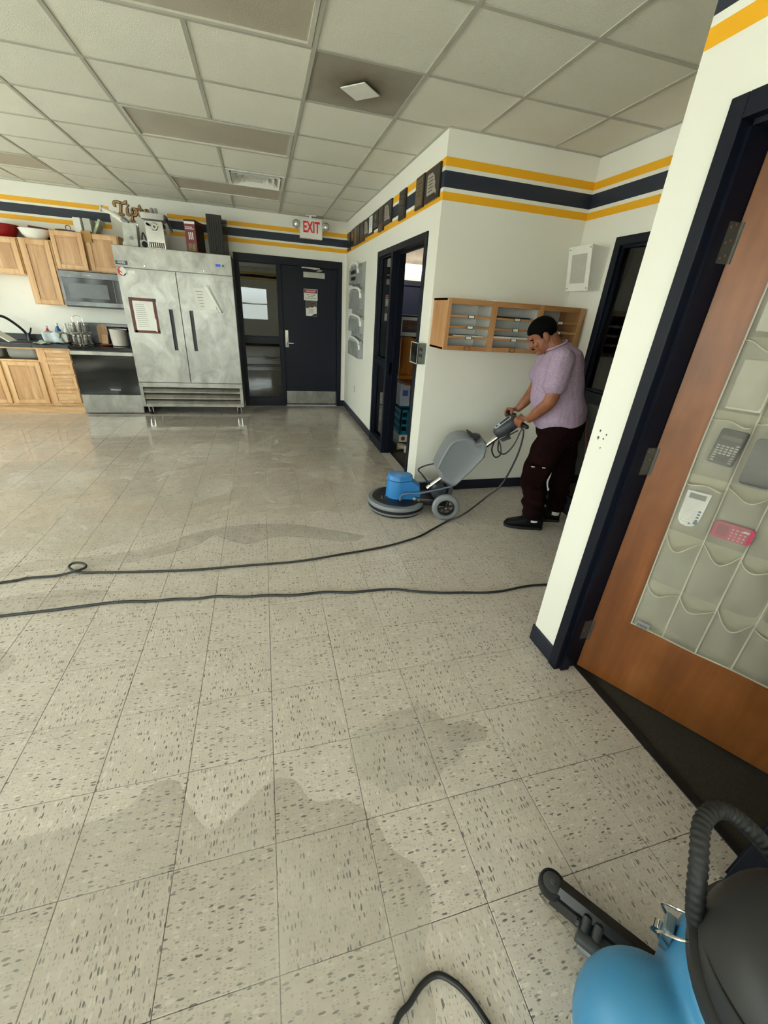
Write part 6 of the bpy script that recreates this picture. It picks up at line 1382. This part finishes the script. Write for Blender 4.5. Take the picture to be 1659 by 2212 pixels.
# ------------------------------------------------------------ wet vacuum
VC = Vector((.995, -.755, 0)); VY = math.radians(0)
vac = thing('wet_vacuum', 'blue wet vacuum with black dome head and front squeegee', 'vacuum cleaner', VC, VY)
L_ = dict(local=True)
Mvb = mat('blue_tank_plastic', '#3f86b4', .42, var=.05, vs=4); Mvk = mat('charcoal_head', '#2b2b2c', .5, var=.06, vs=5)
fd = Vector((-.62, .56, 0)).normalized()               # front of the machine
b = MB(); b.lathe([(.17, .12), (.215, .14), (.228, .2), (.232, .36), (.222, .405), (.20, .42), (0, .42)], (0, 0, 0), 48)
sd_ = Vector((-fd.y, fd.x, 0))
for q in (0,): 
    c = fd*.255+Vector((-.055, -.075, 0)); b.ell((c.x, c.y, .225), (.145, .145, .15), 24, 16); c = fd*.16+Vector((-.04, -.05, 0)); b.ell((c.x, c.y, .21), (.14, .14, .15), 24, 16)
bake_soft('tank', b, Mvb, vac, .008, 8, .5, 'blue moulded tank')
b = MB(); b.lathe([(.212, .415), (.228, .42), (.230, .445), (.218, .452), (0, .452)], (0, 0, 0), 48); part('rim_ring', b, Mvk, vac, smooth=True, auto=40, **L_)
b = MB(); b.lathe([(.216, .452), (.222, .47), (.214, .53), (.185, .585), (.12, .625), (.05, .64), (0, .642)], (0, 0, 0), 56); dm = part('motor_dome', b, Mvk, vac, smooth=True, auto=60, label='charcoal motor head', **L_)
b = MB(); b.tube([(.217*math.cos(a), .217*math.sin(a), .50+.035*math.sin(2*a+1)) for a in [2*PI*k/60 for k in range(61)]], .0035, 6); part('dome_seam', b, M['black'], dm, smooth=True, **L_)
# latch: wire bail over a catch
la = math.atan2(fd.y, fd.x)-.30
def VR(r, a, z): return (r*math.cos(la+a), r*math.sin(la+a), z)
for k, da in enumerate((-.13, .11)):
    b = MB(); b.tube(smooth_path([VR(.236, da, .335), VR(.262, da+.02, .36), VR(.268, da+.08, .40), VR(.245, da+.12, .432), VR(.226, da+.10, .44)], 6), .0035, 8); part('latch_wire', b, M['chrome'], vac, smooth=True, **L_)
b = MB(); b.M = Matrix.Rotation(la, 4, 'Z') @ Matrix.Translation((.243, 0, .345)) @ Matrix.Rotation(.15, 4, 'Y'); b.box(-.012, .008, -.022, .022, -.04, .03, .003); b.M = None; part('latch_plate', b, mat('blue_zinc', '#8fa6b5', .3, .7), vac, **L_)
b = MB(); b.tube([VR(.258, -.03, .335), VR(.258, .05, .335)], .012, 10); part('latch_hub', b, M['chrome'], vac, smooth=True, **L_)
# squeegee head in front, bumper wheel at its end
q0 = Vector((.806, -.326, 0))-VC; qd = Vector((.60, -.80, 0)); q0 = Vector((q0.x, q0.y, 0)); qn = Vector((-.80, -.60, 0))
def QP(a, n, z): p = q0+qd*a+qn*n; return (p.x, p.y, z)
b = MB()
b.add([QP(a, n, z) for a in (.02, .60) for n, z in ((-.024, .03), (.024, .03), (.024, .055), (.008, .075), (-.024, .065))], [(0, 1, 2, 3, 4), (9, 8, 7, 6, 5)]+[(i, (i+1) % 5, 5+(i+1) % 5, 5+i) for i in range(5)]); sq = part('squeegee_bar', b, mat('worn_black_metal', '#1c1c1e', .35, var=.6, vs=40), vac, **L_)
for n in (-.026, .027):
    b = MB(); b.add([QP(a, n+d, z) for a in (.01, .60) for d, z in ((-.0018, .0), (.0018, .0), (.0018, .045), (-.0018, .045))], [(0, 1, 2, 3), (7, 6, 5, 4)]+[(i, (i+1) % 4, 4+(i+1) % 4, 4+i) for i in range(4)]); part('squeegee_blade', b, mat('dark_blade_rubber', '#2b2c2d', .5), sq, **L_)
b = MB(); b.lathe([(.030, .028), (.037, .032), (.0385, .045), (.037, .058), (.031, .060), (.030, .055), (.010, .054), (0, .056)], QP(0, 0, 0), 28); bw = part('bumper_wheel', b, M['rubber'], vac, smooth=True, auto=45, **L_)
b = MB(); b.lathe([(.029, .0585), (.027, .060), (.008, .0605), (.006, .064), (0, .0645)], QP(0, 0, 0), 24); part('wheel_hub', b, M['dgrey'], bw, smooth=True, auto=45, **L_)
b = MB(); b.tube([QP(.105, .02, .06), QP(.105, .07, .045)], .012, 10); b.tube([QP(.135, .02, .06), QP(.135, .07, .045)], .012, 10); b.tube([QP(.09, .068, .045), QP(.155, .068, .045)], .018, 14); b.tube([QP(.08, .045, .055), QP(.088, .045, .055)], .008, 8); part('roller_bracket', b, M['dgrey'], vac, smooth=True, auto=40, **L_)
b = MB(); b.lathe([(.016, -.02), (.02, -.016), (.02, .016), (.016, .02)], (0, 0, 0), 18); b.v = [tuple(Vector(QP(.12, .068, .026)) + qd*p[2]*1.0 + qn*p[0] + Vector((0, 0, p[1]))) for p in b.v]; b.v = [(p[0], p[1], p[2]) for p in b.v]; part('roller', b, mat('clear_grey_roller', '#777a7c', .25), vac, smooth=True, **L_)
# casters
for a in (.6, 2.2, 3.9, 5.4):
    x, y = .19*math.cos(a), .19*math.sin(a); b = MB(); b.lathe([(0, -.014), (.034, -.014), (.036, 0), (.034, .014), (0, .014)], (0, 0, 0), 16, 'x'); b.v = [(p[0]+x, p[1]+y, p[2]+.036) for p in b.v]; part('caster', b, M['rubber'], vac, smooth=True, **L_)
    b = MB(); b.tube([(x, y, .05), (x, y, .15)], .012, 8); part('caster_stem', b, M['chrome'], vac, **L_)
# suction hose: ribbed, rises from the tank, arches over and returns
hp = smooth_path([(-.085, .155, .36), (-.125, .19, .47), (-.115, .235, .57), (-.065, .285, .615), (.005, .29, .615), (.06, .24, .58), (.10, .17, .52), (.14, .11, .42)], 26)
b = MB(); b.tube([tuple(p) for p in hp], [(.0185 if (k % 4) < 2 else .0165) for k in range(len(hp))], 14); part('suction_hose', b, M['rubber'], vac, smooth=True, auto=80, label='ribbed black suction hose', **L_)
b = MB(); pts = [(.27, -.461, .008), (.315, -.437, .008), (.358, -.414, .008), (.404, -.408, .008), (.442, -.433, .008), (.47, -.468, .008), (.495, -.52, .008), (.53, -.60, .008), (.62, -.72, .02), (.75, -.80, .10), (.80, -.82, .16)]
b.tube(smooth_path([(.05, -1.0, .008), (.14, -.72, .008), (.205, -.56, .008)] + pts, 8), .0075, 10); part('power_cord', b, M['black'], vac, smooth=True)
# ------------------------------------------------------------ water standing on the tiles
def water_mat(name, milky, ripple, wave=7, tint=(.97, .96, .945, 1)):
    t = NT(name); t.n.remove(t.b); v = t.coords('Object')
    fr = t.math('MULTIPLY', schlick(t, .025), .85)
    tr = t.node('ShaderNodeBsdfTransparent'); tr.inputs[0].default_value = tint
    gl = t.node('ShaderNodeBsdfGlossy'); gl.inputs['Roughness'].default_value = .05
    df = t.node('ShaderNodeBsdfDiffuse'); df.inputs[0].default_value = lin('#f0ebe0')
    n = t.noise(v, wave, 4, .55, 1.2); bp = t.node('ShaderNodeBump'); bp.inputs['Strength'].default_value = ripple; bp.inputs['Distance'].default_value = .02
    t.link(n, bp.inputs['Height']); t.link(bp.outputs[0], gl.inputs['Normal'])
    n2 = t.noise(v, 3.1, 5, .6, .9); mk = t.math('MULTIPLY', t.ramp(n2, (.42, .12), (.64, 1.0)), milky)
    m1 = t.node('ShaderNodeMixShader'); t.link(mk, m1.inputs[0]); t.link(tr.outputs[0], m1.inputs[1]); t.link(df.outputs[0], m1.inputs[2])
    m2 = t.node('ShaderNodeMixShader'); t.link(fr, m2.inputs[0]); t.link(m1.outputs[0], m2.inputs[1]); t.link(gl.outputs[0], m2.inputs[2])
    t.link(m2.outputs[0], t.out.inputs[0]); MATS[name] = t.m; return t.m
Mwa = water_mat('soapy_water_film', .34, .08); Mwb = water_mat('soapy_water_patch', .26, .35, 20, (.935, .935, .935, 1))
def puddle(outline, name, label, m, z0=.0006, z1=.0022, inset=.012, group=None):
    P = smooth_path([(a, b_, 0) for a, b_ in outline]+[(outline[0][0], outline[0][1], 0)], 6)[:-1]
    cx, cy = sum(p.x for p in P)/len(P), sum(p.y for p in P)/len(P); b = MB(); n = len(P)
    inn = []
    for i in range(n):
        d = (P[(i+1) % n]-P[i-1]); nn = Vector((-d.y, d.x, 0)).normalized(); q = P[i]+nn*inset
        if (q-Vector((cx, cy, 0))).length > (P[i]-Vector((cx, cy, 0))).length: q = P[i]-nn*inset
        inn.append(q)
    b.add([(p.x, p.y, z0) for p in P]+[(p.x, p.y, z1) for p in inn], [(i, (i+1) % n, n+(i+1) % n, n+i) for i in range(n)]+[tuple(range(n, 2*n))])
    o = solo(name, b, m, label, 'water', group, smooth=True)
    if o.data.polygons[-1].normal.z < 0: o.data.flip_normals()
    return o
big = [(XL+.1, 1.95), (-2.6, 1.72), (-1.95, 1.85), (-1.6, 2.08), (-1.25, 1.98), (-.95, 2.12), (-.62, 2.28), (-.30, 2.40), (.0, 2.44), (.22, 2.36), (.45, 2.42), (.70, 2.34), (.92, 2.55), (1.15, 2.72), (1.32, 2.9), (1.38, 3.4), (1.38, 5.2), (1.36, 6.40), (.9, 6.52), (.2, 6.52), (-.12, 6.40), (-.16, 6.0), (-.30, 5.80), (-1.2, 5.82), (-2.4, 5.88), (-3.6, 5.90), (XL+.1, 5.88), (XL+.08, 4.2)]
puddle(big, 'water_film', 'broad film of soapy water covering the tiles before the fridge', Mwa)['kind'] = 'stuff'
puddle([(-1.62, 1.76), (-1.25, 1.86), (-1.0, 1.80), (-.72, 1.88), (-.50, 1.98), (-.38, 2.12), (-.30, 2.05), (-.12, 1.94), (.1, 2.02), (.38, 1.94), (.60, 1.86), (.72, 1.92), (.45, 2.08), (.2, 2.2), (-.1, 2.24), (-.45, 2.2), (-.75, 2.02), (-1.1, 1.93), (-1.5, 1.92)], 'water_streak', 'thin wandering streak of water between film and cable', Mwb, inset=.008)
puddle([(-1.55, 1.55), (-1.2, 1.58), (-.95, 1.54), (-.9, 1.48), (-1.15, 1.43), (-1.4, 1.40), (-1.6, 1.42)], 'water_patch', 'pale water patch between the two cables', Mwb, inset=.02)
puddle([(.29, .25), (.34, .33), (.43, .345), (.50, .385), (.60, .38), (.635, .42), (.655, .37), (.70, .335), (.72, .28), (.80, .275), (.875, .23), (.85, .17), (.77, .175), (.71, .12), (.64, .10), (.56, .05), (.47, .075), (.40, .06), (.355, .11), (.30, .15)], 'water_patch', 'rounded water patch on bare tiles before the wooden door', Mwb, inset=.008)
puddle([(-1.35, .10), (-1.1, .17), (-.8, .20), (-.52, .21), (-.43, .285), (-.34, .28), (-.29, .19), (-.21, .09), (-.12, .13), (-.02, .20), (.07, .19), (.13, .10), (.24, .08), (.33, .0), (.36, -.10), (.43, -.17), (.44, -.27), (.385, -.36), (.36, -.50), (.20, -.62), (-.4, -.70), (-1.0, -.62), (-1.4, -.3)], 'water_patch', 'wide streaky grey water sheet around the looped vacuum cord', Mwb, inset=.008)
puddle([(.772, -.32), (.76, -.40), (.73, -.47), (.715, -.54), (.69, -.62), (.80, -.62), (.88, -.52), (.86, -.46), (.82, -.39)], 'water_patch', 'milky water pooled behind the squeegee blade', water_mat('milky_water', .55, .05), inset=.006)
puddle([(-1.62, 1.18), (-1.3, 1.14), (-1.15, 1.02), (-1.3, .86), (-1.6, .84), (-1.9, .95)], 'water_patch', 'bright water patch on tiles under the lower cable', Mwb, inset=.03)
